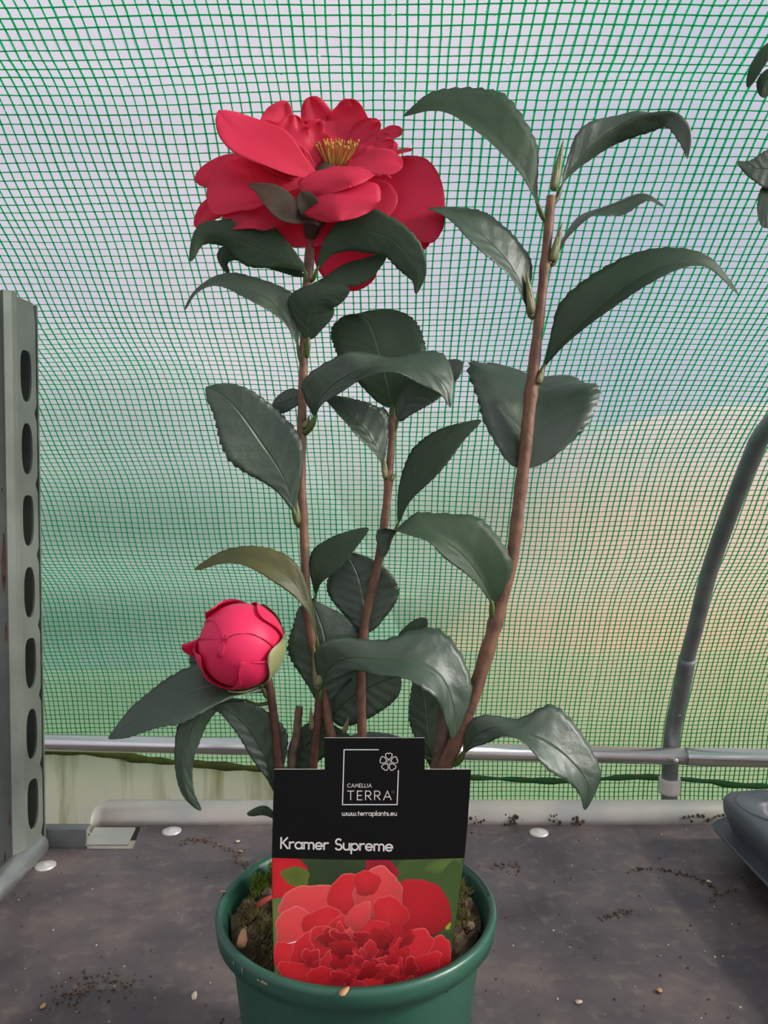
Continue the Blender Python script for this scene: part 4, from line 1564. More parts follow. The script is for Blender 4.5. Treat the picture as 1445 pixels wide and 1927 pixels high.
leaf(C, [(592, 534, 6), (640, 518, 0), (690, 502, -4), (728, 480, -6)],
     [(0, (0, 14, -4)), (.5, (10, 28, -8)), (1, (4, 8, 0))], [(0, (0, -12, 4)), (.5, (-6, -22, 8)), (1, (0, -6, 0))], stem=(580, 545, 2), seed=12)
leaf(C, [(560, 648, -6), (543, 606, -12), (505, 565, -18), (452, 538, -24), (405, 533, -28), (370, 550, -30), (347, 583, -30)],
     [(0, (-10, 6, -16)), (.4, (-14, 20, -26)), (.75, (0, 12, -16)), (1, (0, 4, 0))], [(0, (18, -4, 10)), (.28, (44, -22, 16)), (.55, (10, -24, 18)), (1, (-4, -4, 4))], stem=(568, 685, 0), mats=('leaf_top', 'leaf_under'), seed=13)
leaf(C, [(580, 640, -12), (582, 602, -24), (592, 570, -34), (618, 552, -40), (657, 543, -42)],
     [(0, (30, 0, 0)), (.35, (42, 6, 4)), (.7, (16, 24, 6)), (1, (4, 4, 0))], [(0, (-26, -6, 0)), (.35, (-46, -20, 4)), (.7, (-26, -24, 10)), (1, (0, -4, 0))], stem=(575, 672, -2), prof=prof_round, teeth=0.03, seed=14, pr=3.8)
leaf(C, [(738, 768, 20), (728, 715, 26), (712, 655, 30), (694, 608, 30), (672, 590, 22)],
     [(0, (60, 4, 0)), (.4, (84, -30, 0)), (.75, (92, -30, 8)), (1, (84, -36, 10))], [(0, (-54, -2, 0)), (.4, (-92, -26, 0)), (.75, (-94, -6, 8)), (1, (-56, -4, 10))], stem=(739, 795, 22), prof=prof_round, teeth=0.035, seed=15, pr=4.5)
leaf(C, [(592, 786, -16), (600, 754, -32), (642, 714, -46), (700, 690, -56), (755, 690, -60), (806, 702, -60), (838, 730, -58), (848, 767, -56)],
     [(0, (-30, -6, 0)), (.15, (-66, -26, 0)), (.35, (-26, -34, 4)), (.52, (2, -22, 34)), (.75, (26, -54, 44)), (1, (12, -4, 8))], [(0, (14, 4, -10)), (.2, (24, 18, -16)), (.5, (6, 18, -30)), (.75, (-18, 30, -16)), (1, (-10, 0, 0))], stem=(572, 815, -2), seed=16, pr=4.6)
leaf(C, [(572, 745, 20), (545, 752, 26), (510, 768, 30)], (0, 22, 2), (0, -22, 4), stem=(570, 770, 6), seed=17)
leaf(C, [(553, 963, -10), (535, 902, -18), (492, 834, -26), (444, 768, -30), (408, 736, -30), (387, 728, -28)],
     [(0, (-20, 10, -6)), (.5, (-56, 38, -16)), (.85, (-36, 30, -8)), (1, (-4, 6, 0))], [(0, (24, -4, 8)), (.4, (60, -30, 16)), (.85, (44, -30, 10)), (1, (4, -4, 0))], stem=(563, 990, 0), seed=18, pr=3.6)
# --- middle stem
leaf(C, [(720, 872, 8), (704, 836, 0), (672, 792, -6), (640, 762, -10), (612, 746, -10)],
     [(0, (-8, 8, -14)), (.5, (-14, 18, -28)), (1, (-4, 4, 0))], [(0, (22, -6, 12)), (.4, (42, -30, 20)), (1, (6, -8, 4))], stem=(728, 905, 18), seed=19, pr=3)
leaf(C, [(748, 792, 14), (762, 764, 6), (802, 730, 0), (842, 700, -2), (870, 680, -2)], (-20, -22, 8), (20, 24, -6), stem=(738, 815, 20), seed=20)
leaf(C, [(735, 790, 30), (722, 782, 44), (706, 784, 66)], (0, 14, 4), (0, -16, 4), stem=(738, 800, 22), seed=21)
leaf(C, [(749, 986, 6), (764, 928, 0), (800, 872, -4), (850, 822, -4), (906, 790, 0)],
     [(0, (-12, -6, 10)), (.5, (-26, -24, 20)), (1, (-6, -8, 4))], [(0, (10, 8, -10)), (.5, (24, 24, -16)), (1, (6, 8, -4))], stem=(716, 1035, 20), mats=('leaf_under', 'leaf_under'), seed=22)
leaf(C, [(594, 1122, 6), (600, 1072, 0), (640, 1030, -6), (694, 994, -10)],
     [(0, (-10, -4, 0)), (.4, (-26, -18, 8)), (1, (-4, -6, 0))], [(0, (8, 4, -8)), (.4, (22, 22, -18)), (1, (4, 6, -4))], stem=(578, 1160, 2), mats=('leaf_under', 'leaf_under'), seed=23)
leaf(C, [(690, 1192, 34), (686, 1140, 38), (674, 1085, 42), (652, 1040, 46)],
     [(0, (-40, -2, 0)), (.5, (-68, 0, -4)), (1, (-30, -6, 0))], [(0, (44, -8, 4)), (.5, (72, -2, 6)), (1, (60, -4, 4))], stem=(684, 1215, 22), prof=prof_round, teeth=0.03, seed=24)
# --- low shoots
leaf(C, [(597, 1205, -18), (582, 1142, -24), (548, 1092, -30), (492, 1058, -36), (430, 1050, -38), (366, 1071, -38)],
     [(0, (4, -2, 4)), (.45, (14, -30, 10)), (.8, (2, -22, 8)), (1, (0, -4, 0))], [(0, (-4, 2, -4)), (.45, (-10, 16, -22)), (.8, (0, 10, -12)), (1, (0, 4, 0))], stem=(598, 1255, -14), mats=('leaf_bronze', 'leaf_bronze'), seed=25)
leaf(C, [(606, 1330, 10), (612, 1262, 6), (610, 1196, 4), (584, 1124, 8)],
     [(0, (-40, -10, 0)), (.5, (-74, -4, 0)), (.8, (-56, 0, 0)), (1, (-30, 6, 0))], [(0, (40, 4, 10)), (.5, (84, 14, 30)), (.8, (80, 16, 26)), (1, (20, 10, 6))], stem=(604, 1370, 6), seed=26)
leaf(C, [(622, 1350, 26), (655, 1318, 24), (700, 1292, 22), (753, 1270, 22)], (-24, -54, 0), (22, 46, 0), stem=(612, 1372, 8), prof=prof_round, teeth=0.03, seed=27)
leaf(C, [(604, 1302, -18), (616, 1264, -34), (652, 1240, -48), (712, 1240, -58), (780, 1244, -64), (830, 1274, -66), (853, 1330, -64), (852, 1390, -62)],
     [(0, (-16, -20, 0)), (.14, (-46, -50, 0)), (.38, (-2, -32, 20)), (.60, (22, -60, 56)), (.80, (48, -34, 30)), (1, (26, 0, 0))], [(0, (12, 10, -10)), (.16, (30, 26, -10)), (.4, (2, 24, -40)), (.62, (-16, 34, -46)), (.82, (-30, 16, -24)), (1, (-8, 0, 0))], stem=(599, 1318, -12), seed=28, pr=3.8)
leaf(C, [(738, 1236, 14), (768, 1202, 10), (803, 1164, 8)], (14, 14, 0), (-14, -14, 4), stem=(700, 1262, 18), seed=29)
leaf(C, [(796, 1250, 30), (800, 1215, 30), (798, 1182, 30)], (14, 0, 4), (-14, 0, 4), seed=30, stem=(815, 1300, 24))
leaf(C, [(818, 1455, 24), (808, 1390, 30), (800, 1320, 34), (785, 1252, 36)], [(0, (-20, 0, 0)), (.5, (-36, 4, 0)), (1, (-10, 0, 0))], [(0, (20, 0, 4)), (.5, (44, -4, 8)), (1, (10, 0, 0))], stem=(820, 1490, 8), seed=31)
leaf(C, [(496, 1297, -14), (445, 1288, -26), (385, 1294, -36), (322, 1318, -44), (260, 1351, -48), (203, 1390, -50)],
     [(0, (-2, 22, -26)), (.4, (4, 42, -56)), (.75, (10, 30, -34)), (1, (6, 10, -6))], [(0, (2, -18, 26)), (.4, (-8, -36, 56)), (.75, (-14, -26, 38)), (1, (-4, -6, 6))], stem=(508, 1310, -9), seed=32, pr=3.6)
leaf(C, [(462, 1318, -4), (405, 1326, -12), (368, 1356, -20), (350, 1405, -26), (345, 1452, -28), (354, 1494, -28), (378, 1526, -28)],
     [(0, (0, 16, 4)), (.35, (22, 10, 6)), (.7, (17, 0, 8)), (1, (8, -4, 0))], [(0, (0, -16, 0)), (.35, (-26, -10, 4)), (.7, (-17, 2, 4)), (1, (-6, 4, 0))], stem=(510, 1322, -8), seed=33)
leaf(C, [(520, 1496, 0), (505, 1440, -6), (472, 1380, -10), (432, 1340, -12), (398, 1326, -12)],
     [(0, (-10, 6, -6)), (.4, (-16, 14, -12)), (1, (-4, 4, 0))], [(0, (16, -4, 4)), (.4, (50, -30, 8)), (.7, (40, -28, 8)), (1, (4, -4, 0))], stem=(536, 1530, -2), seed=34)
leaf(C, [(420, 1290, 40), (392, 1262, 44), (368, 1236, 46), (362, 1226, 46)], (-18, 12, 0), (18, -14, 0), stem=(500, 1300, 4), seed=35)
leaf(C, [(545, 1455, 30), (575, 1405, 36), (620, 1374, 40), (658, 1383, 40)], (-26, -22, 4), (22, 34, 0), stem=(575, 1500, 10), seed=36)
leaf(C, [(790, 1406, 40), (700, 1392, 46), (640, 1398, 46)], (0, 24, -10), (0, -10, 20), stem=(815, 1430, 10), seed=37)
leaf(C, [(524, 1540, 4), (497, 1523, 0), (464, 1531, -4)], (0, 12, 0), (0, -4, 8), stem=(545, 1560, 0), mats=('leaf_under', 'leaf_bronze'), seed=38)
# leaf buds in the axils
for base, tip, r in (((1042, 358, -8), (1060, 262, -6), 8), ((1040, 492, -6), (1058, 418, -6), 8), ((1002, 590, -8), (990, 512, -10), 8), ((1014, 722, -8), (1022, 690, -8), 6),
                     ((574, 806, -8), (582, 782, -10), 6), ((562, 985, -6), (557, 938, -8), 6), ((726, 900, 10), (722, 858, 8), 6), ((736, 905, 14), (744, 890, 12), 4),
                     ((600, 1296, -18), (590, 1212, -20), 8), ((600, 1290, -22), (604, 1258, -24), 8), ((936, 1172, -6), (943, 1140, -8), 6), ((588, 1372, -16), (584, 1330, -16), 5), ((648, 1378, -2), (656, 1350, -2), 5)):
    bud_mesh(C, base, tip, r)

# --- the open flower
mb = MB()
tube(mb, [P(585, 450, 2), P(590, 420, -4), P(600, 385, -8), P(610, 345, -4), P(618, 318, 4)], [12 * KPX, 20 * KPX, 34 * KPX, 30 * KPX, 18 * KPX], 14, 16)
flower = mb.build('open_flower', 'calyx', cam_root)
flower['label'] = 'open semi-double red camellia flower with yellow stamens'


def petal(mid, L, R, m='petal', cup=0.10, ruf=0.07, seed=0, notch=0.15, prof=prof_petal, parent=None, name='petal'):
    mw = [P(*p) for p in mid]
    return blade(mw, knots(L), knots(R), prof=prof, nv=28, nu=8, teeth=0, thick=0.0006, cup=cup, ruffle=ruf, rfreq=8, seed=seed, notch=notch, warp=1.9, ortho=0.8).build(name, [m, m], parent or flower)


# back and lower ring
petal([(590, 345, 36), (500, 320, 46), (430, 318, 50), (366, 338, 52)], (4, 36, 0), (-4, -30, 8), seed=1, ruf=0.05)
petal([(606, 345, -4), (520, 335, -34), (440, 352, -48), (397, 398, -48)], [(0, (-10, 30, 0)), (.6, (34, 50, -4)), (1, (34, 22, 0))], [(0, (-10, -30, 0)), (.6, (-36, -46, 10)), (1, (-22, -20, 0))], 'petal', seed=2, ruf=0.05)
petal([(570, 372, 10), (470, 372, 4), (400, 392, 0), (367, 427, 0)], (14, 18, 0), (-10, -18, 0), seed=3)
petal([(610, 365, -10), (530, 378, -32), (465, 392, -42), (424, 426, -42)], [(0, (8, 30, 0)), (.6, (34, 44, 0)), (1, (34, 14, 0))], [(0, (-8, -30, 0)), (.6, (-24, -40, 6)), (1, (-18, -24, 0))], 'petal', seed=4, ruf=0.05)
petal([(630, 345, 20), (710, 340, 14), (780, 375, 2), (815, 456, -4)], [(0, (20, -20, 0)), (.5, (40, -62, 10)), (.85, (38, -18, 6)), (1, (24, 4, 0))], [(0, (-20, 30, 0)), (.5, (-50, 60, 0)), (.85, (-52, 20, 0)), (1, (-34, 8, 0))], 'petal', ruf=0.03, seed=5)
petal([(640, 360, 30), (700, 400, 30), (760, 430, 26), (803, 466, 20)], (30, -48, 0), (-34, 44, 0), 'petal', seed=6, ruf=0.04)
petal([(605, 390, 30), (632, 450, 36), (662, 500, 36), (702, 528, 34)], (40, -34, 0), (-50, 30, 0), 'petal', seed=7, ruf=0.04)
petal([(605, 370, 6), (592, 405, -2), (588, 440, -6), (590, 465, -6)], (-78, 0, 4), (76, -4, 4), 'petal', seed=8, ruf=0.04)
petal([(640, 350, 0), (680, 375, -20), (700, 395, -26), (715, 420, -26)], (44, -36, 10), (-50, 30, 0), 'petal', seed=31, ruf=0.04)
# front ring
petal([(622, 350, -34), (548, 306, -60), (476, 258, -76), (411, 208, -78)], [(0, (-10, 10, -4)), (.35, (-6, 36, -12)), (.7, (-18, 50, -14)), (1, (-10, 44, -4))], [(0, (10, -16, 6)), (.45, (28, -36, 16)), (.85, (30, -18, 20)), (1, (26, -4, 10))], ruf=0.05, seed=9, notch=0.05)
petal([(600, 330, 4), (560, 310, -20), (525, 290, -34), (500, 262, -36)], (-20, 34, -6), (34, -30, 14), ruf=0.08, seed=10)
petal([(625, 335, -20), (632, 352, -66), (636, 382, -90), (640, 416, -94)], [(0, (-34, 0, 0)), (.6, (-70, 4, 14)), (1, (-52, 0, 10))], [(0, (44, -6, 0)), (.55, (74, -34, 16)), (.85, (68, -50, 14)), (1, (56, -30, 10))], cup=0.15, ruf=0.05, seed=11, notch=0.02)
petal([(630, 312, -14), (640, 316, -50), (650, 332, -78), (662, 352, -86)], [(0, (-50, 2, 10)), (.6, (-92, -10, 26)), (1, (-66, -2, 10))], [(0, (40, -4, 10)), (.6, (84, -20, 26)), (1, (58, -16, 10))], cup=0.10, seed=12, ruf=0.05)
petal([(650, 310, -8), (695, 306, -34), (730, 308, -46), (758, 312, -48)], (2, -30, 16), (-8, 26, -10), seed=13)
petal([(660, 302, 10), (705, 290, 2), (745, 284, -4), (777, 281, -6)], (4, -10, 14), (2, 14, -10), ruf=0.16, seed=14)
petal([(655, 300, 26), (695, 268, 26), (728, 252, 22), (757, 243, 18)], (-6, -14, 10), (8, 22, -8), ruf=0.14, seed=15)
# standing inner petals
petal([(585, 316, 14), (552, 275, 6), (528, 235, 8), (538, 190, 4)], [(0, (-30, 8, -6)), (.5, (-46, 14, -10)), (.8, (-34, 0, -4)), (1, (-22, -4, 0))], [(0, (24, -6, 10)), (.5, (46, 2, 18)), (.8, (28, 8, 14)), (1, (18, 6, 6))], ruf=0.22, seed=16, notch=0.3)
petal([(570, 318, 4), (530, 296, -14), (505, 262, -20), (494, 226, -16)], (-24, 22, -4), (34, -14, 14), ruf=0.12, seed=17)
petal([(615, 312, 26), (604, 262, 36), (594, 222, 34), (584, 182, 20)], [(0, (-26, 2, 0)), (.6, (-28, 4, -8)), (1, (-26, 8, -4))], [(0, (26, -2, 4)), (.6, (34, -4, 10)), (1, (28, 2, 4))], ruf=0.22, seed=18)
petal([(640, 312, 30), (650, 262, 42), (655, 222, 40), (657, 186, 20)], [(0, (-30, 2, 0)), (.6, (-42, 2, -4)), (1, (-38, 2, -4))], [(0, (30, 0, 4)), (.6, (42, 2, -2)), (1, (38, 4, -4))], ruf=0.22, seed=19, notch=0.2)
petal([(640, 316, 22), (650, 284, 38), (658, 252, 48), (662, 230, 48)], (-82, 0, -14), (78, 6, -14), 'petal', ruf=0.06, seed=20)
petal([(622, 314, 20), (592, 286, 26), (572, 258, 28), (566, 228, 24)], (-34, 10, -4), (40, -6, 10), ruf=0.22, seed=21)
petal([(655, 308, 16), (695, 288, 18), (720, 268, 20), (738, 260, 18)], (-14, -22, 8), (14, 24, -8), ruf=0.13, seed=22)
petal([(600, 318, 10), (580, 300, 4), (566, 285, 2), (556, 268, 2)], (-22, 20, -4), (26, -16, 8), 'petal', ruf=0.13, seed=33)
petal([(600, 312, 4), (570, 280, -6), (548, 250, -8), (552, 216, -10)], (-30, 12, -6), (32, -8, 10), ruf=0.30, seed=41, notch=0.3)
petal([(612, 312, 18), (600, 275, 18), (592, 248, 14), (604, 226, 8)], (-26, 6, -4), (26, 0, 6), 'petal', ruf=0.30, seed=42, notch=0.4)
petal([(590, 322, -10), (556, 306, -34), (530, 286, -44), (516, 262, -46)], (-18, 26, -4), (26, -22, 10), ruf=0.26, seed=43)
petal([(660, 306, 6), (694, 296, -8), (722, 284, -14), (742, 266, -14)], (-12, -20, 8), (12, 20, -6), ruf=0.28, seed=44)
petal([(652, 310, 28), (676, 272, 34), (690, 245, 32), (712, 226, 24)], (-24, -8, 0), (26, 14, 0), ruf=0.26, seed=45)
# browned outer sepal and its neighbours
petal([(600, 425, -40), (555, 402, -66), (510, 372, -78), (466, 348, -80)], [(0, (10, 10, 0)), (.5, (18, 44, 0)), (1, (20, 12, 0))], [(0, (-6, -16, 0)), (.5, (-4, -34, 6)), (1, (-6, -14, 0))], 'calyx', ruf=0.04, seed=23, name='sepal')
petal([(600, 420, -30), (585, 395, -70), (575, 375, -84), (566, 362, -86)], (-18, 10, 0), (18, -6, 0), 'calyx', seed=24, name='sepal')
# stamens
for i in range(44):
    a = 2 * PI * i / 44 + random.uniform(-.1, .1)
    rad = random.uniform(0.35, 1.0)
    bx0, bd0 = 632 + 18 * rad * math.cos(a), 6 + 14 * rad * math.sin(a)
    tx, td = 634 + 44 * rad * math.cos(a), -2 + 26 * rad * math.sin(a)
    tyy = 262 + 10 * random.random() - 6 * rad * math.sin(a) + 5 * rad
    mb = MB()
    tip = P(tx, tyy, td)
    tube(mb, [P(bx0, 312, bd0), P(0.4 * bx0 + 0.6 * tx, 288, 0.5 * (bd0 + td)), tip], [1.7 * KPX, 1.4 * KPX, 1.2 * KPX], 5, 6)
    sm = mb.build('stamen', 'filament', flower)
    ab = MB()
    V_, F_ = blobverts(tip, 3.2 * KPX, i, 6, 4, (0.8, 0.8, 1.25))
    ab.add(V_, F_)
    ab.v = ab.v
    base = len(sm.data.vertices)
    # anther joined to its filament
    me = sm.data
    vv = [tuple(v.co) for v in me.vertices] + ab.v
    ff = [tuple(p.vertices) for p in me.polygons]
    nf = len(ff)
    ff += [tuple(k + base for k in f) for f in ab.f]
    m2 = bpy.data.meshes.new('stamen')
    m2.from_pydata(vv, [], ff)
    m2.materials.append(MATS['filament'])
    m2.materials.append(MATS['anther'])
    m2.polygons.foreach_set('material_index', [0] * nf + [1] * (len(ff) - nf))
    m2.polygons.foreach_set('use_smooth', [True] * len(ff))
    sm.data = m2

# --- the round bud
bc = P(452, 1214, -34)
bax = V(-16, -22, -75).normalized()                         # bud points at the viewer, tipped up
bx1 = bax.cross(UP).normalized()
bx2 = bx1.cross(bax).normalized()
RB = 82 * KPX


def shell(name, az0, az1, po0, po1, r, matn, parent, flare=0.0, tipw=1.0, nv=22, nu=20, thick=0.0007, edge=0.0, lop=0.0):
    """patch of the bud: azimuth range, polar from apex po0 to base po1 (degrees); rounded free edge"""
    mb = MB()
    top, bot, uv = [], [], []
    for i in range(nv):
        v = i / (nv - 1)                                    # 0 base, 1 free edge
        for j in range(nu + 1):
            s = 2 * j / nu - 1
            half_ = (az1 - az0) / 2 * ((1 - (max(0, v - 0.45) / 0.55) ** 2 * (1 - tipw)))
            az = math.radians((az0 + az1) / 2 + s * half_)
            pe = po0 + ((po1 - po0) * 0.30 * abs(s) ** 2.2 if az1 - az0 < 359 else 0)
            po = math.radians(po1 + (pe - po1) * v)
            rr = r * (1 + flare * v ** 5 + edge * abs(s) ** 6)
            el = 1.02 if math.cos(po) > 0 else 0.96
            d = bx1 * (math.sin(po) * math.cos(az)) + bx2 * (math.sin(po) * math.sin(az)) + bax * (math.cos(po) * el)
            h = thick / 2
            top.append(bc + d * (rr + h))
            bot.append(bc + d * (rr - h))
    W = nu + 1
    F1, F2 = [], []
    for i in range(nv - 1):
        for j in range(nu):
            a, b, d_, e = i * W + j, i * W + j + 1, (i + 1) * W + j + 1, (i + 1) * W + j
            F1.append((a, b, d_, e))
            F2.append((a, e, d_, b))
    b0 = mb.add(top, F1)
    b1 = mb.add(bot, F2)
    for i in range(nv - 1):
        for a, b in ((i * W, (i + 1) * W), ((i + 1) * W + nu, i * W + nu)):
            mb.f.append((b0 + a, b0 + b, b1 + b, b1 + a)); mb.m.append(0)
    for j in range(nu):
        k = (nv - 1) * W + j
        mb.f.append((b0 + k, b0 + k + 1, b1 + k + 1, b1 + k)); mb.m.append(0)
    return mb.build(name, matn, parent)


mb = MB()
tube(mb, [P(503, 1290, -12), bc - bax * RB * 0.93, bc - bax * RB * 0.55], [9 * KPX, 20 * KPX, 34 * KPX], 12, 8)
flower_bud = mb.build('flower_bud', 'sepal', cam_root)
flower_bud['label'] = 'fat round bright red flower bud about to open'
shell('petal', 0, 360, 0, 172, RB * 0.90, 'bud_petal', flower_bud, nu=36)
shell('petal', 20, 190, -24, 165, RB * 0.925, 'bud_petal', flower_bud, tipw=0.6)
shell('petal', 160, 300, 36, 168, RB * 0.950, 'bud_petal', flower_bud, tipw=0.35, flare=0.03)
shell('petal', 262, 392, 40, 168, RB * 0.972, 'bud_petal', flower_bud, flare=0.05, tipw=0.35)
shell('petal', 15, 95, 52, 168, RB * 0.985, 'bud_petal', flower_bud, flare=0.07, tipw=0.5)
shell('petal', 80, 190, 58, 168, RB * 0.978, 'bud_petal', flower_bud, flare=0.03, tipw=0.5)
shell('petal', 330, 378, 66, 165, RB * 0.995, 'bud_petal', flower_bud, flare=0.26, tipw=0.25)
for k, (a0, a1, p0) in enumerate(((135, 255, 62), (225, 320, 92), (80, 165, 90), (300, 380, 104), (20, 100, 112))):
    shell('sepal', a0, a1, p0, 174, RB * (1.008 + 0.005 * k), 'sepal', flower_bud, tipw=0.45, flare=0.02)

# ================================================================== NEIGHBOUR: TRAY, POT, PLANT
TX0, TX1, TY0, TY1 = 0.372, 0.80, 0.36, 0.855
tray = empty('carry_tray', ((TX0 + TX1) / 2, (TY0 + TY1) / 2, 0), 'dark grey plastic carry tray standing on the board', 'tray')


def rrect(x0, x1, y0, y1, r, n=6):
    out = []
    for cx, cyy, a0 in ((x1 - r, y1 - r, 0), (x0 + r, y1 - r, 90), (x0 + r, y0 + r, 180), (x1 - r, y0 + r, 270)):
        for i in range(n + 1):
            a = math.radians(a0 + 90 * i / n)
            out.append((cx + r * math.cos(a), cyy + r * math.sin(a)))
    return out


def loft(mb, rings, closed_top=False):
    n = len(rings[0])
    V_, F_ = [], []
    for r in rings:
        V_ += r
    for i in range(len(rings) - 1):
        for j in range(n):
            F_.append((i * n + j, i * n + (j + 1) % n, (i + 1) * n + (j + 1) % n, (i + 1) * n + j))
    mb.add(V_, F_)


def ring(g, z, r):
    return [(x, y, z) for x, y in rrect(TX0 + g, TX1 - g, TY0 + g, TY1 - g, r)]


mb = MB()
loft(mb, [ring(0.012, 0.026, 0.03), ring(0.0025, 0.050, 0.032), ring(0.002, 0.060, 0.032), ring(0.004, 0.0635, 0.031), ring(0.008, 0.065, 0.029), ring(0.030, 0.064, 0.02), ring(0.034, 0.060, 0.018), ring(0.040, 0.010, 0.016), ring(0.20, 0.010, 0.004)])
mb.build('tray_wall', 'tray_plastic', tray)
mb = MB()
loft(mb, [ring(0.013, 0.028, 0.03), ring(-0.004, 0.025, 0.036), ring(-0.006, 0.027, 0.037), ring(-0.006, 0.0295, 0.037), ring(-0.003, 0.0285, 0.036), ring(0.010, 0.031, 0.03)])
mb.build('flange', 'tray_plastic', tray)
mb = MB()
loft(mb, [ring(0.020, 0.0, 0.03), ring(0.014, 0.028, 0.03), ring(0.018, 0.029, 0.03), ring(0.024, 0.0015, 0.03), ring(0.205, 0.0015, 0.004)])
mb.build('foot', 'tray_plastic', tray)
for (x, y) in ((TX0 + 0.055, TY1 - 0.05), (TX0 + 0.055, TY0 + 0.05)):
    mb = MB()
    loft(mb, [[(x + r * math.cos(a), y + r * math.sin(a), z) for a in np.linspace(0, 2 * PI, 17)[:-1]] for r, z in ((0.045, 0.061), (0.047, 0.0645), (0.044, 0.066), (0.038, 0.0625), (0.034, 0.02), (0.002, 0.018))])
    mb.build('pot_socket', 'tray_plastic', tray)

NX, NY = 0.565, 0.66
npot = empty('plant_pot', (NX, NY, 0.010), 'dark green plant pot standing in the grey carry tray', 'pot')
mb = MB()
sc_ = 0.86
lathe(mb, [(r * sc_, 0.0102 + z * sc_) for r, z in pr_], 64, (NX, NY))
mb.build('pot_body', 'pot_plastic', npot)
mb = MB()
lathe(mb, [(0.0005, 0.118), (0.03, 0.119), (0.0695, 0.114)], 40, (NX, NY))
mb.build('compost_fill', 'compost', npot)
nb = empty('camellia_plant', (NX, NY, 0.116), 'leafy camellia without flowers rising from the grey tray', 'plant')
T1 = 0.60
mb = MB()
tube(mb, [Vector((NX, NY, 0.10)), Vector((NX - 0.02, NY - 0.01, 0.3)), P(1600, 500, 0, t0=T1), P(1560, 330, 0, t0=T1), P(1540, 180, 0, t0=T1), P(1530, 60, 0, t0=T1)], [0.005, 0.0045, 0.004, 0.0035, 0.003, 0.002], 10, 50)
mb.build('stem', 'bark', nb)
leaf(nb, [(1490, 62, 0), (1452, 88, -10), (1426, 122, -14), (1406, 165, -14)], (-10, -8, 6), (9, 8, -6), stem=(1532, 90, 0), t0=T1, seed=51)
leaf(nb, [(1500, 118, 10), (1465, 135, 4), (1441, 158, 0), (1433, 183, 0)], (-16, -12, 6), (16, 12, 0), stem=(1538, 160, 0), t0=T1, seed=52)
leaf(nb, [(1520, 330, 0), (1460, 320, -8), (1418, 316, -12), (1385, 306, -12)], [(0, (0, 26, 0)), (.5, (4, 38, 4)), (.85, (14, 34, 4)), (1, (4, 6, 0))], [(0, (0, -26, 0)), (.5, (0, -38, 0)), (.85, (0, -12, 0)), (1, (0, -2, 0))], stem=(1562, 350, 0), t0=T1, seed=53)
leaf(nb, [(1530, 330, 14), (1490, 345, 8), (1456, 375, 4), (1432, 425, 4)], (24, 30, 0), (-24, -26, 0), stem=(1566, 370, 0), t0=T1, seed=54)
leaf(nb, [(1600, 380, 0), (1650, 350, -10), (1710, 345, -14), (1760, 380, -14)], (0, -34, 10), (0, 34, 0), stem=(1570, 400, 0), t0=T1, seed=55)
leaf(nb, [(1580, 220, 0), (1630, 190, -10), (1690, 190, -14), (1735, 225, -14)], (0, -34, 10), (0, 34, 0), stem=(1548, 240, 0), t0=T1, seed=56)
leaf(nb, [(1560, 600, 0), (1530, 560, -10), (1500, 550, -14), (1475, 575, -14)], (0, 30, 10), (0, -30, 0), stem=(1598, 610, 0), t0=T1, seed=57)
leaf(nb, [(1630, 640, 0), (1690, 600, -10), (1740, 605, -14), (1780, 640, -14)], (0, -34, 10), (0, 34, 0), stem=(1600, 660, 0), t0=T1, seed=58)
leaf(nb, [(1545, 30, 0), (1580, -30, -10), (1630, -60, -14), (1690, -50, -14)], (-14, -30, 10), (14, 30, 0), stem=(1531, 70, 0), t0=T1, seed=59)

# ================================================================== DEBRIS ON THE BOARD
mb = MB()


def crumb(px, py, r, i):
    p = ben(px, py)
    V_, F_ = blobverts((p.x, p.y, r * 0.45), r, i, 6, 4, (1, 1, 0.65))
    mb.add(V_, F_)


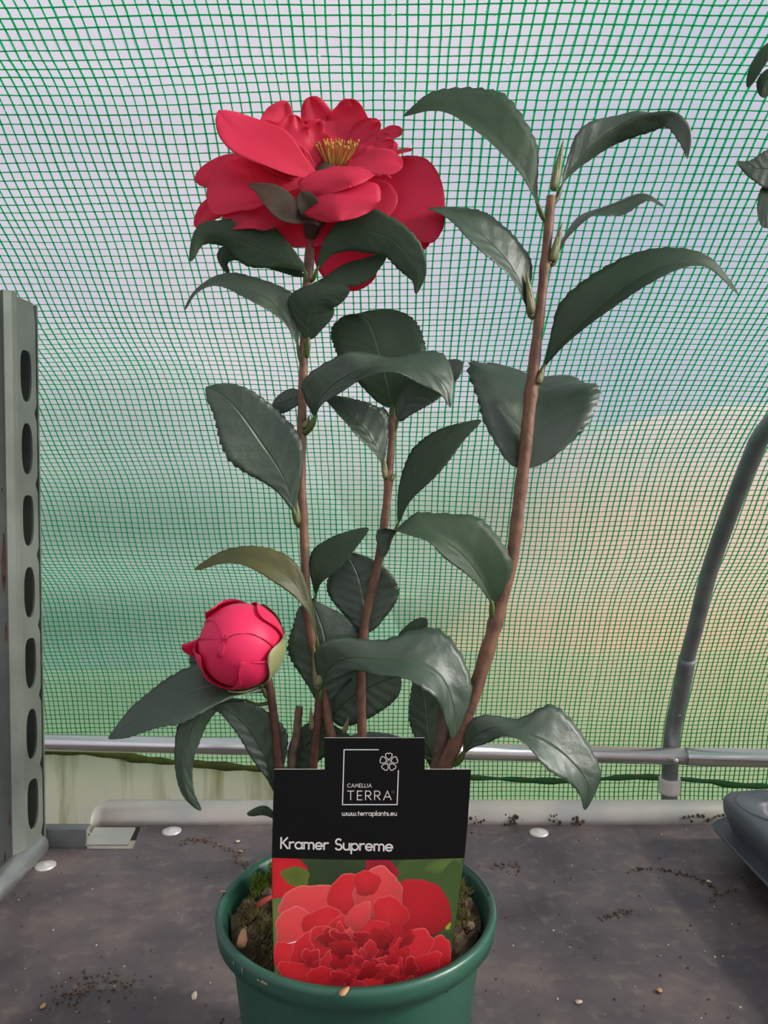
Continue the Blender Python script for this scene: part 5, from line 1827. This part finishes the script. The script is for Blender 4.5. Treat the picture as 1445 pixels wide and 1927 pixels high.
ci = 0
for pts, cnt, sp in (([(345, 1585), (375, 1580), (410, 1592), (440, 1605), (468, 1640)], 130, 5), ([(1172, 1643), (1225, 1636), (1290, 1648), (1330, 1662), (1352, 1682)], 110, 3), ([(1335, 1698), (1352, 1682), (1400, 1672), (1440, 1660)], 40, 3),
                     ([(110, 1880), (190, 1850), (240, 1860)], 120, 22), ([(1130, 1730), (1170, 1715), (1185, 1722)], 40, 5), ([(930, 1630), (975, 1632), (968, 1650)], 40, 7)):
    c = crom([Vector((x, y, 0)) for x, y in pts], 60)
    for k in range(cnt):
        q = random.choice(c)
        crumb(q.x + random.gauss(0, sp), q.y + random.gauss(0, sp * 0.6), random.uniform(0.0004, 0.0015), ci)
        ci += 1
for k in range(170):
    px = random.uniform(20, 1440)
    py = random.uniform(1560, 1925)
    crumb(px, py, random.uniform(0.0004, 0.0013), ci)
    ci += 1
for k in range(120):                                      # dirt along the rear rail
    q = random.choice([895, 905, 960, 968, 1045, 1085, 1290, 1310, 1350, 1365])
    p = ben(q + random.gauss(0, 8), 1548 + random.gauss(0, 1))
    V_, F_ = blobverts((p.x, YB + 0.001 + random.uniform(-0.004, 0.003), random.uniform(0.0, 0.012)), random.uniform(0.0008, 0.0024), k, 6, 4)
    mb.add(V_, F_)
o = stuff(mb.build('soil_crumbs', 'compost_crumb', smooth=False))
tag(o, 'dark soil crumbs scattered over the brown board', 'soil')
mb = MB()
for k in range(90):
    p = ben(random.uniform(20, 1440), random.uniform(1560, 1925))
    V_, F_ = blobverts((p.x, p.y, 0.0004), random.uniform(0.0003, 0.0010), k, 6, 4, (1, 1, 0.7))
    mb.add(V_, F_)
o = stuff(mb.build('perlite_specks', 'pale_flake', smooth=False))
tag(o, 'pale perlite specks scattered over the brown board', 'specks')
for i, (px, py, sz, mm, lab_, cat) in enumerate((
        (414, 1545, 0.0055, 'fallen_petal', 'pink petal scrap with curled stalk lying by the rear rail', 'petal'),
        (366, 1877, 0.0040, 'pale_flake', 'pale seed husk lying on the board beside the green pot', 'husk'),
        (452, 1604, 0.0042, 'dry_flake', 'orange flake on the board behind the green pot', 'flake'),
        (447, 1585, 0.0045, 'pale_flake', 'whitish flake on the board between rear rail and green pot', 'flake'),
        (80, 1896, 0.0038, 'dry_flake', 'tan flake among crumbs at the open edge of the board', 'flake'),
        (1240, 1866, 0.0042, 'dry_flake', 'reddish brown twig scrap on the bare board before the tray', 'twig'),
        (1090, 1888, 0.0036, 'pale_flake', 'yellowish flake on the dark board right of the green pot', 'flake'),
        (1335, 1661, 0.0034, 'pale_flake', 'pale flake on the soil trail beside the grey tray', 'flake'))):
    p = ben(px, py)
    flake('flake', Vector((p.x, p.y, 0.0012)), sz, mm, lab_, cat, 60 + i, 0.15)
